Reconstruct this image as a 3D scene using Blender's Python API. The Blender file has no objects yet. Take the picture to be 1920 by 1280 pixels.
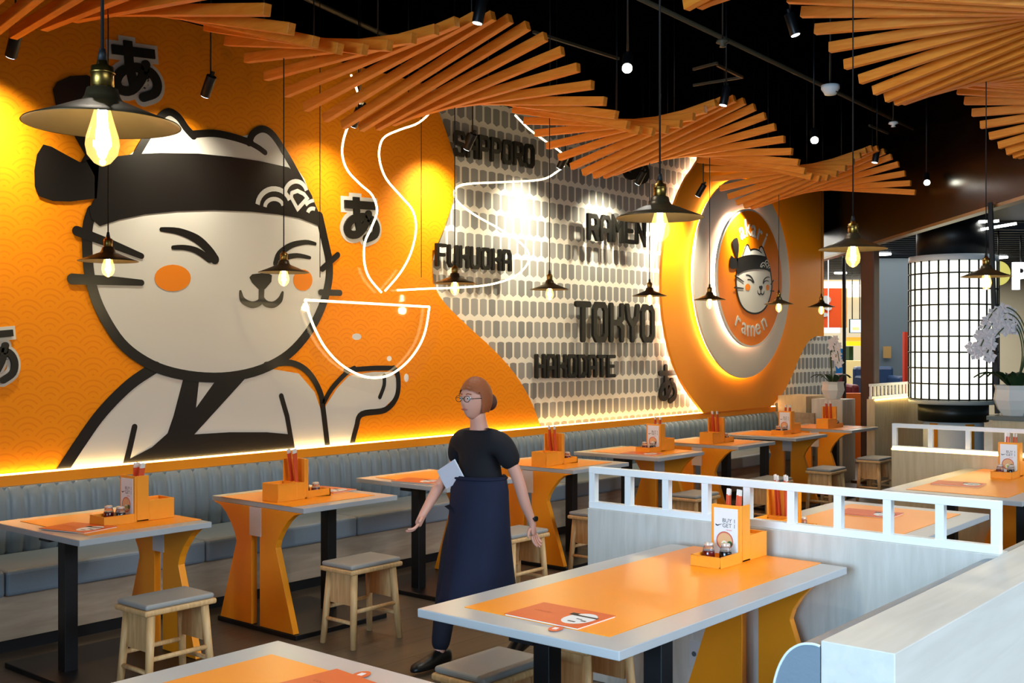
import bpy, bmesh, math, random
from mathutils import Vector, Matrix, Euler
from math import sin, cos, pi, radians as rad
C = bpy.context.scene.collection
S = bpy.context.scene
random.seed(7)
# ---------------------------------------------------------------- camera
FPX = 2080.0; AL = math.atan(1740/FPX); SA, CA = sin(AL), cos(AL); CH = 1.65
cam = bpy.data.cameras.new('camera'); camo = bpy.data.objects.new('camera', cam); C.objects.link(camo)
camo.location = (0, 0, CH); camo.rotation_euler = (pi/2, 0, AL - pi/2)
cam.sensor_width = 36; cam.lens = FPX/1920*36; cam.shift_y = 10/1920; cam.clip_end = 200; cam.clip_start = 0.05
S.camera = camo
# ---------------------------------------------------------------- world, exposure
S.view_settings.view_transform = 'Standard'; S.view_settings.look = 'None'
S.view_settings.gamma = 1; S.view_settings.use_curve_mapping = False
S.view_settings.exposure = 0.38
w = bpy.data.worlds.new('world'); S.world = w; w.use_nodes = True
w.node_tree.nodes['Background'].inputs[0].default_value = (0.55, 0.78, 1.0, 1)
w.node_tree.nodes['Background'].inputs[1].default_value = 0.13

def lin(c): return tuple(((v/255+0.055)/1.055)**2.4 if v/255 > 0.04045 else v/255/12.92 for v in c)
def area(name, loc, rot, sx, sy, power, col, spread=pi):
    l = bpy.data.lights.new(name, 'AREA'); l.shape = 'RECTANGLE'; l.size = sx; l.size_y = sy; l.energy = power; l.color = col; l.spread = spread
    o = bpy.data.objects.new(name, l); o.location = loc; o.rotation_euler = rot; C.objects.link(o); return o
# daylight of the open shopfront behind and left of the camera
area('shopfront_daylight', (-4.5, 0.2, 1.9), (rad(86), 0, rad(-97)), 5, 2.4, 190, (0.50, 0.75, 1.0), rad(80))
area('mall_daylight', (3.8, -3.4, 3.1), (rad(56), 0, rad(0)), 8, 2.0, 100, (0.72, 0.86, 1.0), rad(58))
# ceiling lighting of the mall hall beyond
area('mall_ceiling_light', (21, 10, 3.25), (0, 0, 0), 12, 10, 1100, (1.0, 0.95, 0.86))

def spot(name, loc, target, power, col, ang=60, blend=0.6, r=0.03):
    l = bpy.data.lights.new(name, 'SPOT'); l.energy = power; l.color = col; l.spot_size = rad(ang); l.spot_blend = blend; l.shadow_soft_size = r
    o = bpy.data.objects.new(name, l); o.location = loc
    d = Vector(target) - Vector(loc); o.rotation_euler = d.to_track_quat('-Z', 'Y').to_euler(); C.objects.link(o); return o

def unproj(x, y, Y=None, d=None, X=None, Z=None):
    """a direction seen from the eye point, met with a real plane of the room"""
    t = (x-960)/FPX; v = (650-y)/FPX
    dx = CA+SA*t; dy = SA-CA*t
    if Y is not None: d = Y/dy
    elif X is not None: d = X/dx
    elif Z is not None: d = (Z-CH)/v
    return Vector((dx*d, dy*d, CH+v*d))
# ---------------------------------------------------------------- materials
MATS = {}
def mat(name, col, rough=0.5, metal=0.0, spec=0.5, emis=None, es=0.0, noise=0.0, nscale=8, bump=0.0, trans=0, ior=1.45, alpha=1, coat=0):
    if name in MATS: return MATS[name]
    m = bpy.data.materials.new(name); m.use_nodes = True; nt = m.node_tree; b = nt.nodes['Principled BSDF']
    c = lin(col) + (1,)
    b.inputs['Base Color'].default_value = c; b.inputs['Roughness'].default_value = rough; b.inputs['Metallic'].default_value = metal
    b.inputs['Specular IOR Level'].default_value = spec; b.inputs['Transmission Weight'].default_value = trans; b.inputs['IOR'].default_value = ior
    b.inputs['Alpha'].default_value = alpha; b.inputs['Coat Weight'].default_value = coat
    if emis: b.inputs['Emission Color'].default_value = lin(emis)+(1,); b.inputs['Emission Strength'].default_value = es
    if noise or bump:
        tc = nt.nodes.new('ShaderNodeTexCoord'); n = nt.nodes.new('ShaderNodeTexNoise'); n.inputs['Scale'].default_value = nscale; n.inputs['Detail'].default_value = 4
        nt.links.new(tc.outputs['Object'], n.inputs['Vector'])
        if noise:
            mx = nt.nodes.new('ShaderNodeMix'); mx.data_type = 'RGBA'; mx.blend_type = 'MULTIPLY'; mx.inputs[0].default_value = 1
            cr = nt.nodes.new('ShaderNodeMapRange'); cr.inputs[1].default_value = 0.3; cr.inputs[2].default_value = 0.7; cr.inputs[3].default_value = 1-noise; cr.inputs[4].default_value = 1+noise*0.3
            nt.links.new(n.outputs['Fac'], cr.inputs[0]); mx.inputs[6].default_value = c
            nt.links.new(cr.outputs[0], mx.inputs[7]); nt.links.new(mx.outputs[2], b.inputs['Base Color'])
        if bump:
            bp = nt.nodes.new('ShaderNodeBump'); bp.inputs['Strength'].default_value = bump; bp.inputs['Distance'].default_value = 0.01
            nt.links.new(n.outputs['Fac'], bp.inputs['Height']); nt.links.new(bp.outputs[0], b.inputs['Normal'])
    MATS[name] = m; return m
def woodmat(name, c1, c2, axis=0, rough=0.5, scale=6, stretch=14, bump=0.1, coords='Object'):
    m = mat(name, c1, rough); nt = m.node_tree; b = nt.nodes['Principled BSDF']
    tc = nt.nodes.new('ShaderNodeTexCoord'); mp = nt.nodes.new('ShaderNodeMapping'); n = nt.nodes.new('ShaderNodeTexNoise')
    s = [stretch]*3; s[axis] = 1; mp.inputs['Scale'].default_value = s
    n.inputs['Scale'].default_value = scale; n.inputs['Detail'].default_value = 6; n.inputs['Distortion'].default_value = 0.6
    nt.links.new(tc.outputs[coords], mp.inputs[0]); nt.links.new(mp.outputs[0], n.inputs['Vector'])
    r = nt.nodes.new('ShaderNodeValToRGB'); r.color_ramp.elements[0].position = 0.35; r.color_ramp.elements[1].position = 0.65
    r.color_ramp.elements[0].color = lin(c1)+(1,); r.color_ramp.elements[1].color = lin(c2)+(1,)
    nt.links.new(n.outputs['Fac'], r.inputs[0]); nt.links.new(r.outputs[0], b.inputs['Base Color'])
    bp = nt.nodes.new('ShaderNodeBump'); bp.inputs['Strength'].default_value = bump; bp.inputs['Distance'].default_value = 0.005
    nt.links.new(n.outputs['Fac'], bp.inputs['Height']); nt.links.new(bp.outputs[0], b.inputs['Normal'])
    return m
class NG:
    """tiny helper for chains of math nodes"""
    def __init__(s, m): s.nt = m.node_tree; s.b = s.nt.nodes['Principled BSDF']
    def m(s, op, a, b=None, c=None):
        n = s.nt.nodes.new('ShaderNodeMath'); n.operation = op
        for i, v in enumerate((a, b, c)):
            if v is None: continue
            if isinstance(v, (int, float)): n.inputs[i].default_value = v
            else: s.nt.links.new(v, n.inputs[i])
        return n.outputs[0]
    def xyz(s):
        g = s.nt.nodes.new('ShaderNodeNewGeometry'); x = s.nt.nodes.new('ShaderNodeSeparateXYZ')
        s.nt.links.new(g.outputs['Position'], x.inputs[0]); return x.outputs
    def mixc(s, f, c1, c2):
        n = s.nt.nodes.new('ShaderNodeMix'); n.data_type = 'RGBA'
        if isinstance(f, (int, float)): n.inputs[0].default_value = f
        else: s.nt.links.new(f, n.inputs[0])
        for i, c in ((6, c1), (7, c2)):
            if isinstance(c, tuple): n.inputs[i].default_value = lin(c)+(1,)
            else: s.nt.links.new(c, n.inputs[i])
        return n.outputs[2]
# shield pattern (white wall with grey tags)
def mat_pattern():
    m = mat('pattern_paper', (225, 222, 214), 0.7); g = NG(m); X, Y, Z = g.xyz()
    v = g.m('DIVIDE', Z, 0.19); row = g.m('FLOOR', v); fz = g.m('SUBTRACT', v, row)
    par = g.m('MULTIPLY', g.m('FRACT', g.m('MULTIPLY', row, 0.5)), 1.0)
    u = g.m('ADD', g.m('DIVIDE', X, 0.118), par); cell = g.m('FLOOR', u); fx = g.m('ABSOLUTE', g.m('SUBTRACT', g.m('SUBTRACT', u, cell), 0.5))
    inx = g.m('LESS_THAN', fx, 0.39)
    lo = g.m('GREATER_THAN', fz, g.m('ADD', 0.08, g.m('MULTIPLY', fx, 0.32)))
    hi = g.m('LESS_THAN', fz, g.m('SUBTRACT', 0.92, g.m('MULTIPLY', g.m('MULTIPLY', fx, fx), 0.3)))
    k = g.m('MULTIPLY', inx, g.m('MULTIPLY', lo, hi))
    wn = g.nt.nodes.new('ShaderNodeTexWhiteNoise'); wn.noise_dimensions = '2D'; cb = g.nt.nodes.new('ShaderNodeCombineXYZ')
    g.nt.links.new(cell, cb.inputs[0]); g.nt.links.new(row, cb.inputs[1]); g.nt.links.new(cb.outputs[0], wn.inputs['Vector'])
    tone = g.mixc(wn.outputs['Value'], (126, 128, 130), (152, 153, 154))
    g.nt.links.new(g.mixc(k, (226, 223, 216), tone), g.b.inputs['Base Color']); return m
# overlapping wave scales on orange
def mat_scales(name, c1, c2, R=0.14):
    m = mat(name, c1, 0.62, spec=0.25); g = NG(m); X, Y, Z = g.xyz(); h = R/2
    base = g.m('CEIL', g.m('DIVIDE', g.m('SUBTRACT', Z, R), h)); out = None
    for i in (3, 2, 1, 0):
        row = g.m('ADD', base, i); off = g.m('MULTIPLY', g.m('FRACT', g.m('MULTIPLY', row, 0.5)), 2*R)
        fx = g.m('SUBTRACT', g.m('MULTIPLY', g.m('FRACT', g.m('DIVIDE', g.m('ADD', X, off), 2*R)), 2*R), R)
        dz = g.m('SUBTRACT', Z, g.m('MULTIPLY', row, h))
        d = g.m('SQRT', g.m('ADD', g.m('MULTIPLY', fx, fx), g.m('MULTIPLY', dz, dz)))
        ins = g.m('LESS_THAN', d, R)
        ring = g.m('LESS_THAN', g.m('FRACT', g.m('DIVIDE', d, R/4)), 0.3)
        if out is None: out = ring
        else:
            out = g.m('ADD', g.m('MULTIPLY', ring, ins), g.m('MULTIPLY', out, g.m('SUBTRACT', 1.0, ins)))
    g.nt.links.new(g.mixc(out, c1, c2), g.b.inputs['Base Color']); return m
M_PAT = mat_pattern()
M_SCALE = mat_scales('orange_wave_paper', (238, 143, 6), (230, 131, 5))
M_OR = mat('orange_panel', (240, 146, 6), 0.5)
M_ORF = mat('orange_laminate', (250, 153, 26), 0.33, noise=0.04, nscale=3)
M_ORB = mat('orange_plywood', (250, 160, 40), 0.45, noise=0.05, nscale=10)
M_GR = mat('grey_laminate', (176, 178, 180), 0.3, noise=0.05, nscale=6)
M_BLK = mat('black_steel', (14, 15, 18), 0.4)
M_BLKP = mat('black_print', (22, 20, 20), 0.34)
M_WHP = mat('white_print', (200, 201, 203), 0.45)
M_CHK = mat('cheek_print', (222, 126, 10), 0.5)
M_LET = mat('black_letter', (9, 9, 7), 0.5)
M_WHL = mat('white_lacquer', (238, 244, 246), 0.4)
M_DISC = mat('pale_disc', (214, 210, 204), 0.5)
M_CUSH = mat('grey_blue_leather', (116, 130, 142), 0.38, bump=0.08, nscale=60)
M_SEAM = mat('leather_seam', (60, 70, 84), 0.6)
M_WALLW = woodmat('bleached_wood', (196, 194, 186), (210, 208, 201), axis=2, scale=3, stretch=8, bump=0.03)
M_OAK = woodmat('light_oak', (200, 180, 140), (214, 196, 160), axis=2, scale=3, stretch=8, bump=0.03)
M_BENCHW = woodmat('bench_wood', (150, 132, 112), (168, 150, 128), axis=0, scale=3, stretch=8, bump=0.03)
M_SLAT = woodmat('orange_slat_wood', (240, 140, 36), (250, 158, 54), axis=1, scale=5, stretch=10, bump=0.05)
M_STOOL = woodmat('stool_wood', (206, 160, 104), (226, 184, 130), axis=2, scale=5, stretch=12, bump=0.08)
M_BRASS = mat('aged_brass', (150, 120, 60), 0.32, metal=1)
M_SHADE = mat('bronze_shade', (70, 58, 38), 0.4, metal=0.6)
M_CORD = mat('black_cord', (12, 12, 14), 0.6)
M_BULB = mat('bulb_glow', (255, 230, 170), 0.2, emis=(255, 214, 130), es=9)
M_FIL = mat('filament_glow', (255, 240, 200), 0.3, emis=(255, 236, 190), es=60)
M_NEON = mat('neon_tube', (255, 240, 210), 0.3, emis=(255, 226, 170), es=6.5)
M_LED = mat('led_strip', (255, 240, 210), 0.3, emis=(255, 214, 130), es=20)
M_LEDW = mat('led_ring_warm', (255, 240, 200), 0.3, emis=(255, 216, 110), es=14)
M_LEDC = mat('led_ring_white', (255, 246, 230), 0.3, emis=(255, 240, 205), es=13)
M_LAMPW = mat('lamp_lens', (255, 255, 240), 0.3, emis=(255, 250, 225), es=22)
M_LENSB = mat('cool_lens', (240, 250, 255), 0.3, emis=(235, 248, 255), es=5)
M_CEIL = mat('black_ceiling', (2, 2, 3), 0.9, spec=0.0)
M_PIPE = mat('dull_pipe', (70, 66, 50), 0.5)
M_FLOOR = None
# ---------------------------------------------------------------- mesh builder
class MB:
    def __init__(s): s.v = []; s.f = []; s.sm = []
    def add(s, vs, fs, smooth=False):
        o = len(s.v); s.v += [tuple(v) for v in vs]; s.f += [tuple(i+o for i in f) for f in fs]; s.sm += [smooth]*len(fs); return s
    def box(s, x0, y0, z0, x1, y1, z1, M=None):
        vs = [Vector(p) for p in ((x0,y0,z0),(x1,y0,z0),(x1,y1,z0),(x0,y1,z0),(x0,y0,z1),(x1,y0,z1),(x1,y1,z1),(x0,y1,z1))]
        if M: vs = [M @ v for v in vs]
        return s.add(vs, [(0,3,2,1),(4,5,6,7),(0,1,5,4),(1,2,6,5),(2,3,7,6),(3,0,4,7)])
    def cbox(s, c, size, M=None):
        h = [v/2 for v in size]; T = Matrix.Translation(c) @ (M or Matrix())
        return s.box(-h[0],-h[1],-h[2],h[0],h[1],h[2], T)
    def beam(s, a, b, w, h, up=(0,0,1)):
        a, b = Vector(a), Vector(b); d = (b-a); L = d.length; d.normalize(); u = Vector(up); r = d.cross(u); r.normalize(); u = r.cross(d)
        M = Matrix((( d.x,r.x,u.x,a.x),(d.y,r.y,u.y,a.y),(d.z,r.z,u.z,a.z),(0,0,0,1)))
        return s.box(0,-w/2,-h/2,L,w/2,h/2, M)
    def cyl(s, a, b, r0, r1=None, n=16, caps=True):
        r1 = r0 if r1 is None else r1; a, b = Vector(a), Vector(b); d = (b-a).normalized()
        t = Vector((1,0,0)) if abs(d.x) < 0.9 else Vector((0,1,0)); u = d.cross(t).normalized(); w = d.cross(u)
        vs = []; fs = []
        for c, r in ((a, r0), (b, r1)):
            for i in range(n): vs.append(c+(u*cos(2*pi*i/n)+w*sin(2*pi*i/n))*r)
        fs = [(i, (i+1) % n, n+(i+1) % n, n+i) for i in range(n)]
        s.add(vs, fs, True)
        if caps: s.add(vs[:n], [tuple(range(n))[::-1]]); s.add(vs[n:], [tuple(range(n))])
        return s
    def lathe(s, prof, c=(0,0,0), n=32, smooth=True):
        c = Vector(c); vs = []; fs = []
        for r, z in prof:
            for i in range(n): vs.append(c+Vector((r*cos(2*pi*i/n), r*sin(2*pi*i/n), z)))
        for j in range(len(prof)-1):
            for i in range(n): fs.append((j*n+i, j*n+(i+1) % n, (j+1)*n+(i+1) % n, (j+1)*n+i))
        return s.add(vs, fs, smooth)
    def tube(s, pts, r, n=8, closed=False, rads=None):
        pts = [Vector(p) for p in pts]; N = len(pts); vs = []; fs = []; pu = None
        for i, p in enumerate(pts):
            if closed: d = pts[(i+1) % N]-pts[i-1]
            else: d = pts[min(i+1, N-1)]-pts[max(i-1, 0)]
            d.normalize()
            if pu is None:
                t = Vector((0,0,1)) if abs(d.z) < 0.9 else Vector((1,0,0)); u = d.cross(t).normalized()
            else: u = (pu - d*pu.dot(d)).normalized()
            pu = u; w = d.cross(u); rr = rads[i] if rads else r
            for k in range(n): vs.append(p+(u*cos(2*pi*k/n)+w*sin(2*pi*k/n))*rr)
        for i in range(N if closed else N-1):
            for k in range(n): a = i*n; b = ((i+1) % N)*n; fs.append((a+k, a+(k+1) % n, b+(k+1) % n, b+k))
        if not closed: fs.append(tuple(range(n))[::-1]); fs.append(tuple((N-1)*n+k for k in range(n)))
        return s.add(vs, fs, True)
    def ball(s, c, r, n=12, m=8, sc=(1,1,1)):
        c = Vector(c); vs = []; fs = []
        for j in range(m+1):
            th = pi*j/m
            for i in range(n): ph = 2*pi*i/n; vs.append(c+Vector((r*sc[0]*sin(th)*cos(ph), r*sc[1]*sin(th)*sin(ph), r*sc[2]*cos(th))))
        for j in range(m):
            for i in range(n): fs.append((j*n+i, (j+1)*n+i, (j+1)*n+(i+1) % n, j*n+(i+1) % n))
        return s.add(vs, fs, True)
    def prism(s, pts, dv):
        """polygon (3D points, any winding) extruded by vector dv; concave ok"""
        from mathutils.geometry import tessellate_polygon
        pts = [Vector(p) for p in pts]; dv = Vector(dv); n = len(pts)
        tri = tessellate_polygon([pts])
        vs = pts+[p+dv for p in pts]
        fs = [tuple(t) for t in tri]+[tuple(i+n for i in t[::-1]) for t in tri]+[(i, (i+1) % n, n+(i+1) % n, n+i) for i in range(n)]
        return s.add(vs, fs)
    def build(s, name, m, parent=None, bevel=0, seg=2, recalc=True):
        me = bpy.data.meshes.new(name); me.from_pydata(s.v, [], s.f)
        for p, k in zip(me.polygons, s.sm): p.use_smooth = k
        if recalc:
            bm = bmesh.new(); bm.from_mesh(me); bmesh.ops.remove_doubles(bm, verts=bm.verts, dist=1e-6); bmesh.ops.recalc_face_normals(bm, faces=bm.faces); bm.to_mesh(me); bm.free()
        me.materials.append(m); o = bpy.data.objects.new(name, me); C.objects.link(o)
        if parent: o.parent = parent
        if bevel:
            b = o.modifiers.new('bevel', 'BEVEL'); b.width = bevel; b.segments = seg; b.limit_method = 'ANGLE'; b.angle_limit = rad(40)
        return o
def tag(o, label=None, cat=None, group=None, kind=None):
    if label: o['label'] = label
    if cat: o['category'] = cat
    if group: o['group'] = group
    if kind: o['kind'] = kind
    return o
def empty(name, loc=(0,0,0), rz=0, label=None, cat=None, group=None):
    o = bpy.data.objects.new(name, None); o.location = loc; o.rotation_euler = (0,0,rz); o.empty_display_size = 0.1; C.objects.link(o); return tag(o, label, cat, group)
def copy_tree(o, parent=None):
    c = o.copy(); C.objects.link(c)
    if parent: c.parent = parent
    for ch in list(o.children): copy_tree(ch, c)
    return c
def place(proto, used, loc, rz, label, group=None):
    o = proto if not used[0] else copy_tree(proto); used[0] = True
    o.location = loc; o.rotation_euler = (0,0,rz); o['label'] = label
    if group: o['group'] = group
    return o
def spline(pts, n=6, closed=False):
    P = [Vector(p) for p in pts]; N = len(P); out = []
    for i in range(N if closed else N-1):
        p0 = P[(i-1) % N] if closed or i > 0 else P[0]; p1 = P[i]; p2 = P[(i+1) % N]; p3 = P[(i+2) % N] if closed or i+2 < N else P[-1]
        for k in range(n):
            t = k/n; out.append(0.5*((2*p1)+(-p0+p2)*t+(2*p0-5*p1+4*p2-p3)*t*t+(-p0+3*p1-3*p2+p3)*t**3))
    if not closed: out.append(P[-1])
    return out
def textmesh(name, body, size, m, M, parent=None, extrude=0.0, font=None, align='CENTER', offset=0.0):
    cu = bpy.data.curves.new(name, 'FONT'); cu.body = body; cu.size = size; cu.extrude = extrude; cu.align_x = align; cu.align_y = 'CENTER'; cu.offset = offset; cu.resolution_u = 3
    t = bpy.data.objects.new(name, cu); me = bpy.data.meshes.new_from_object(t); bpy.data.objects.remove(t); me.name = name
    me.transform(M); me.materials.clear(); me.materials.append(m)
    o = bpy.data.objects.new(name, me); C.objects.link(o)
    if parent: o.parent = parent
    return o
# wall-plane drawing: points are (X, Z); the front lies at y=Y, the body goes back by dep
class WP:
    def __init__(s, Y, dep): s.m = MB(); s.Y = Y; s.d = dep; s.off = 0; s.k = 0
    def poly(s, pts): s.m.prism([(p[0], s.Y-s.off, p[1]) for p in pts], (0, s.d+s.off, 0)); return s
    def disc(s, c, r, n=14): return s.poly([(c[0]+r*cos(2*pi*i/n), c[1]+r*sin(2*pi*i/n)) for i in range(n)])
    def stroke(s, pts, w, round_=True, ws=None):
        pts = [Vector(p[:2]) for p in pts]; N = len(pts); L = []; R = []
        for i, p in enumerate(pts):
            a = (p-pts[i-1]) if i else pts[1]-p; b = (pts[i+1]-p) if i < N-1 else a
            a = a.normalized(); b = b.normalized(); t = (a+b); t = t.normalized() if t.length > 1e-4 else a
            nrm = Vector((-t.y, t.x)); k = 1/max(0.5, nrm.dot(Vector((-a.y, a.x)))); hw = (ws[i] if ws else w)/2
            L.append(p+nrm*hw*k); R.append(p-nrm*hw*k)
        s.k += 1
        for i in range(N-1): s.off = 0.0003*s.k+0.00004*(i % 2); s.poly([L[i], L[i+1], R[i+1], R[i]])
        if round_: s.off = 0.0003*s.k+0.0001; s.disc(pts[0], (ws[0] if ws else w)/2); s.off = 0.0003*s.k+0.00016; s.disc(pts[-1], (ws[-1] if ws else w)/2)
        s.off = 0; return s
    def build(s, *a, **k): return s.m.build(*a, **k)
def wp(pts, Y): return [(lambda v: (v.x, v.z))(unproj(x, y, Y=Y)) for x, y in pts]
# ================================================================ the setting
def floor_material():
    m = mat('floor_planks', (96, 82, 68), 0.42); g = NG(m); nt = g.nt
    tc = nt.nodes.new('ShaderNodeNewGeometry'); br = nt.nodes.new('ShaderNodeTexBrick'); mp = nt.nodes.new('ShaderNodeMapping')
    nt.links.new(tc.outputs['Position'], mp.inputs[0]); nt.links.new(mp.outputs[0], br.inputs[0])
    br.inputs['Scale'].default_value = 1; br.inputs['Brick Width'].default_value = 1.2; br.inputs['Row Height'].default_value = 0.2; br.inputs['Mortar Size'].default_value = 0.003
    br.inputs['Color1'].default_value = lin((104, 90, 72))+(1,); br.inputs['Color2'].default_value = lin((88, 76, 62))+(1,); br.inputs['Mortar'].default_value = lin((50, 44, 38))+(1,)
    n = nt.nodes.new('ShaderNodeTexNoise'); n.inputs['Scale'].default_value = 3; n.inputs['Detail'].default_value = 5; m2 = nt.nodes.new('ShaderNodeMapping'); m2.inputs['Scale'].default_value = (1, 10, 1)
    nt.links.new(tc.outputs['Position'], m2.inputs[0]); nt.links.new(m2.outputs[0], n.inputs[0])
    mx = nt.nodes.new('ShaderNodeMix'); mx.data_type = 'RGBA'; mx.blend_type = 'MULTIPLY'; mx.inputs[0].default_value = 0.5
    nt.links.new(br.outputs[0], mx.inputs[6]); nt.links.new(n.outputs['Fac'], mx.inputs[7]); nt.links.new(mx.outputs[2], g.b.inputs['Base Color']); return m
st = dict(kind='structure')
tag(MB().box(-6, -8, -0.1, 32, 22, 0).build('floor', floor_material()), **st)
tag(MB().box(-6, -8, 4.4, 34, 20.2, 4.5).build('ceiling', M_CEIL), **st)  # its reach over the hall is added to keep sky out of the fascia's reflection
# left wall with the tag pattern, its black upper part and the low curved end piece
tag(MB().box(-6, 6.5, 0, 14.24, 6.7, 3.83).build('wall_left', M_PAT), **st)
tag(MB().box(-6, 6.5, 3.83, 14.24, 6.7, 4.4).build('wall_left_upper', M_CEIL), **st)
lowp = [(14.24, 0), (14.85, 0), (14.85, 1.72), (14.7, 1.80), (14.45, 1.80), (14.24, 1.775)]
tag(MB().box(14.08, 6.7, 0, 14.24, 20, 4.4).build('wall_added_return', M_CEIL), **st)  # added out of view, blocks the sky that the glossy fascia would mirror
tag(MB().box(14.24, 20, 0, 34, 20.2, 4.4).build('wall_added_hall', mat('added_hall_wall', (150, 140, 120), 0.7)), **st)  # unseen wall, added so the fascia has something dull to reflect
tag(WP(6.5, 0.15).poly(lowp).build('wall_end', M_PAT), **st)
# dark glossy fascia set diagonally over the shopfront and the lower hall ceiling behind it
M_FASC = mat('dark_fascia', (14, 9, 6), 0.25, spec=0.2, noise=0.6, nscale=5)
fa, fb = Vector((16.6, 8.08, 0)), Vector((8.6, 1.67, 0)); fd = (fb-fa).normalized(); fn = Vector((-fd.y, fd.x, 0))
tag(MB().beam(fa+Vector((0,0,3.65)), fb+Vector((0,0,3.65)), 0.08, 1.5).build('wall_fascia', M_FASC), **st)
tag(MB().beam(fa+Vector((0,0,2.885)), fb+Vector((0,0,2.885)), 0.10, 0.03).build('trim_1', mat('fascia_trim', (130, 110, 70), 0.4, metal=0.6)), **st)
M_MC = mat('hall_ceiling', (34, 38, 46), 0.5)
mc = MB(); mc.prism([(8.6,1.6,3.36),(16.7,8.2,3.36),(16.7,20,3.36),(34,20,3.36),(34,-6,3.36),(8.6,-6,3.36)], (0,0,0.1))
tag(mc.build('ceiling_hall', M_MC), **st)
# slats of the hall ceiling
RZ = Matrix.Rotation(AL, 4, 'Z')
sl = MB()
for i in range(34):
    d = 15.2+i*0.34; sl.cbox((0,0,0), (0.05, 6.4, 0.1), Matrix())
    sl.v[-8:] = [tuple(RZ @ (Vector(v)+Vector((d, -7.85, 3.3)))) for v in sl.v[-8:]]
tag(sl.build('ceiling_slats', mat('hall_slat', (52, 58, 66), 0.35)), **st)
def pb(x0, y0, x1, y1, d, th=0.1):
    """a box whose front faces the dining area, spanning these sight lines at distance d"""
    l0, l1 = (x0-960)/FPX*d, (x1-960)/FPX*d; z0, z1 = CH+(650-y1)/FPX*d, CH+(650-y0)/FPX*d
    return MB().box(d, -l1, z0, d+th, -l0, z1, RZ)
tag(pb(1480, 380, 2150, 880, 27, 0.2).build('wall_hall', mat('hall_wall', (206, 196, 170), 0.6)), **st)
tag(pb(1500, 533, 1705, 556, 26.5, 0.3).build('trim_2', mat('lit_cornice', (255,248,230), 0.4, emis=(255, 244, 220), es=1.3)), **st)
# bluish grey column
tag(pb(1641, 440, 1768, 800, 20, 0.2).build('wall_column', mat('blue_grey_paint', (84, 98, 108), 0.6)), **st)

# ================================================================ mural panels
YP = 6.46
bcurve = [(805,160),(814,190),(822,208),(836,245),(850,290),(855,330),(849,380),(832,430),(816,470),(811,500),(817,540),(836,570),(876,610),(925,655),(965,700),(995,750),(1012,795),(1016,806)]
bw = wp(bcurve, YP); bw = [(b.x, b.y) for b in spline(bw, 4)]
bw[0] = (bw[0][0], 3.83)
poly = [(0.2, 0.90), (0.2, 3.83)]+bw[:-1]+[(bw[-1][0], 0.90)]
pan = tag(WP(YP, 0.038).poly(poly).build('mural_board', M_SCALE), 'large orange wave-patterned board behind the big cat figure', 'wall panel')
# wavy orange panel under the round sign with a light line behind its edge
YS = 6.40
le = [(1312,296),(1300,315),(1285,337),(1264,385),(1249,440),(1241,500),(1241,560),(1248,620),(1263,680),(1287,730),(1318,772)]
re = [(1443,765),(1468,737),(1486,702),(1500,668),(1516,640),(1530,630)]
lw = [(p.x, p.y) for p in spline(wp(le, YS), 4)]; rw = [(p.x, p.y) for p in spline(wp(re, YS), 4)]
lw[0] = (lw[0][0], 3.83); xe = 14.23
poly = lw+[(lw[-1][0]+0.03, 0.90), (rw[0][0], 0.90)]+rw+[(xe, rw[-1][1]), (xe, 3.829)]
t = empty('wave_backboard', (0,0,0), 0, 'wavy orange backing panel around the round sign at the wall end', 'wall panel')
WP(YS, 0.03).poly(poly).build('panel', M_OR, t)
def band(pts, Y, dep, off0, off1):
    """strip following a curve on the wall"""
    m = MB(); n = len(pts); A = []; B = []
    for i, p in enumerate(pts):
        p = Vector(p); a = Vector(pts[min(i+1, n-1)])-Vector(pts[max(i-1, 0)]); a.normalize(); nn = Vector((-a.y, a.x)); A.append(p+nn*off0); B.append(p+nn*off1)
    for i in range(n-1): m.prism([(A[i].x,Y,A[i].y),(A[i+1].x,Y,A[i+1].y),(B[i+1].x,Y,B[i+1].y),(B[i].x,Y,B[i].y)], (0,dep,0))
    return m
band(lw, YS+0.045, 0.012, 0.05, 0.07).build('light_strip', M_LEDC, t)
band(rw[:14], YS+0.045, 0.012, 0.05, 0.07).build('light_strip', M_LEDW, t)
# ---- round sign
CX, CZ = 11.86, 2.46
ring = lambda r, n=64, cx=CX, cz=CZ: [(cx+r*cos(2*pi*i/n), cz+r*sin(2*pi*i/n)) for i in range(n)]
def ringstrip(r, Y, dep, wd, n=64):
    m = MB(); a = ring(r, n); b = ring(r-wd, n)
    for i in range(n): j = (i+1) % n; m.prism([(a[i][0],Y,a[i][1]),(a[j][0],Y,a[j][1]),(b[j][0],Y,b[j][1]),(b[i][0],Y,b[i][1])], (0,dep,0))
    return m
t = empty('halo_disc', (0,0,0), 0, 'big pale round disc with a yellow glow behind its rim', 'disc')
WP(6.32, 0.025).poly(ring(1.18)).build('disc', M_DISC, t, bevel=0.004)
ringstrip(1.15, 6.362, 0.012, 0.02).build('light_ring', M_LEDW, t)
sg = empty('round_sign', (0,0,0), 0, 'round orange cat sign reading akari ramen glowing on a pale disc', 'sign')
YD = 6.24
WP(YD, 0.03).poly(ring(0.80)).build('sign_face', mat('sign_orange', (238, 128, 4), 0.35, noise=0.08, nscale=4), sg)
ringstrip(0.815, YD-0.003, 0.03, 0.02).build('rim', M_WHP, sg)
ringstrip(0.77, YD+0.05, 0.012, 0.02).build('light_ring', M_LEDC, sg)
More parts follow.
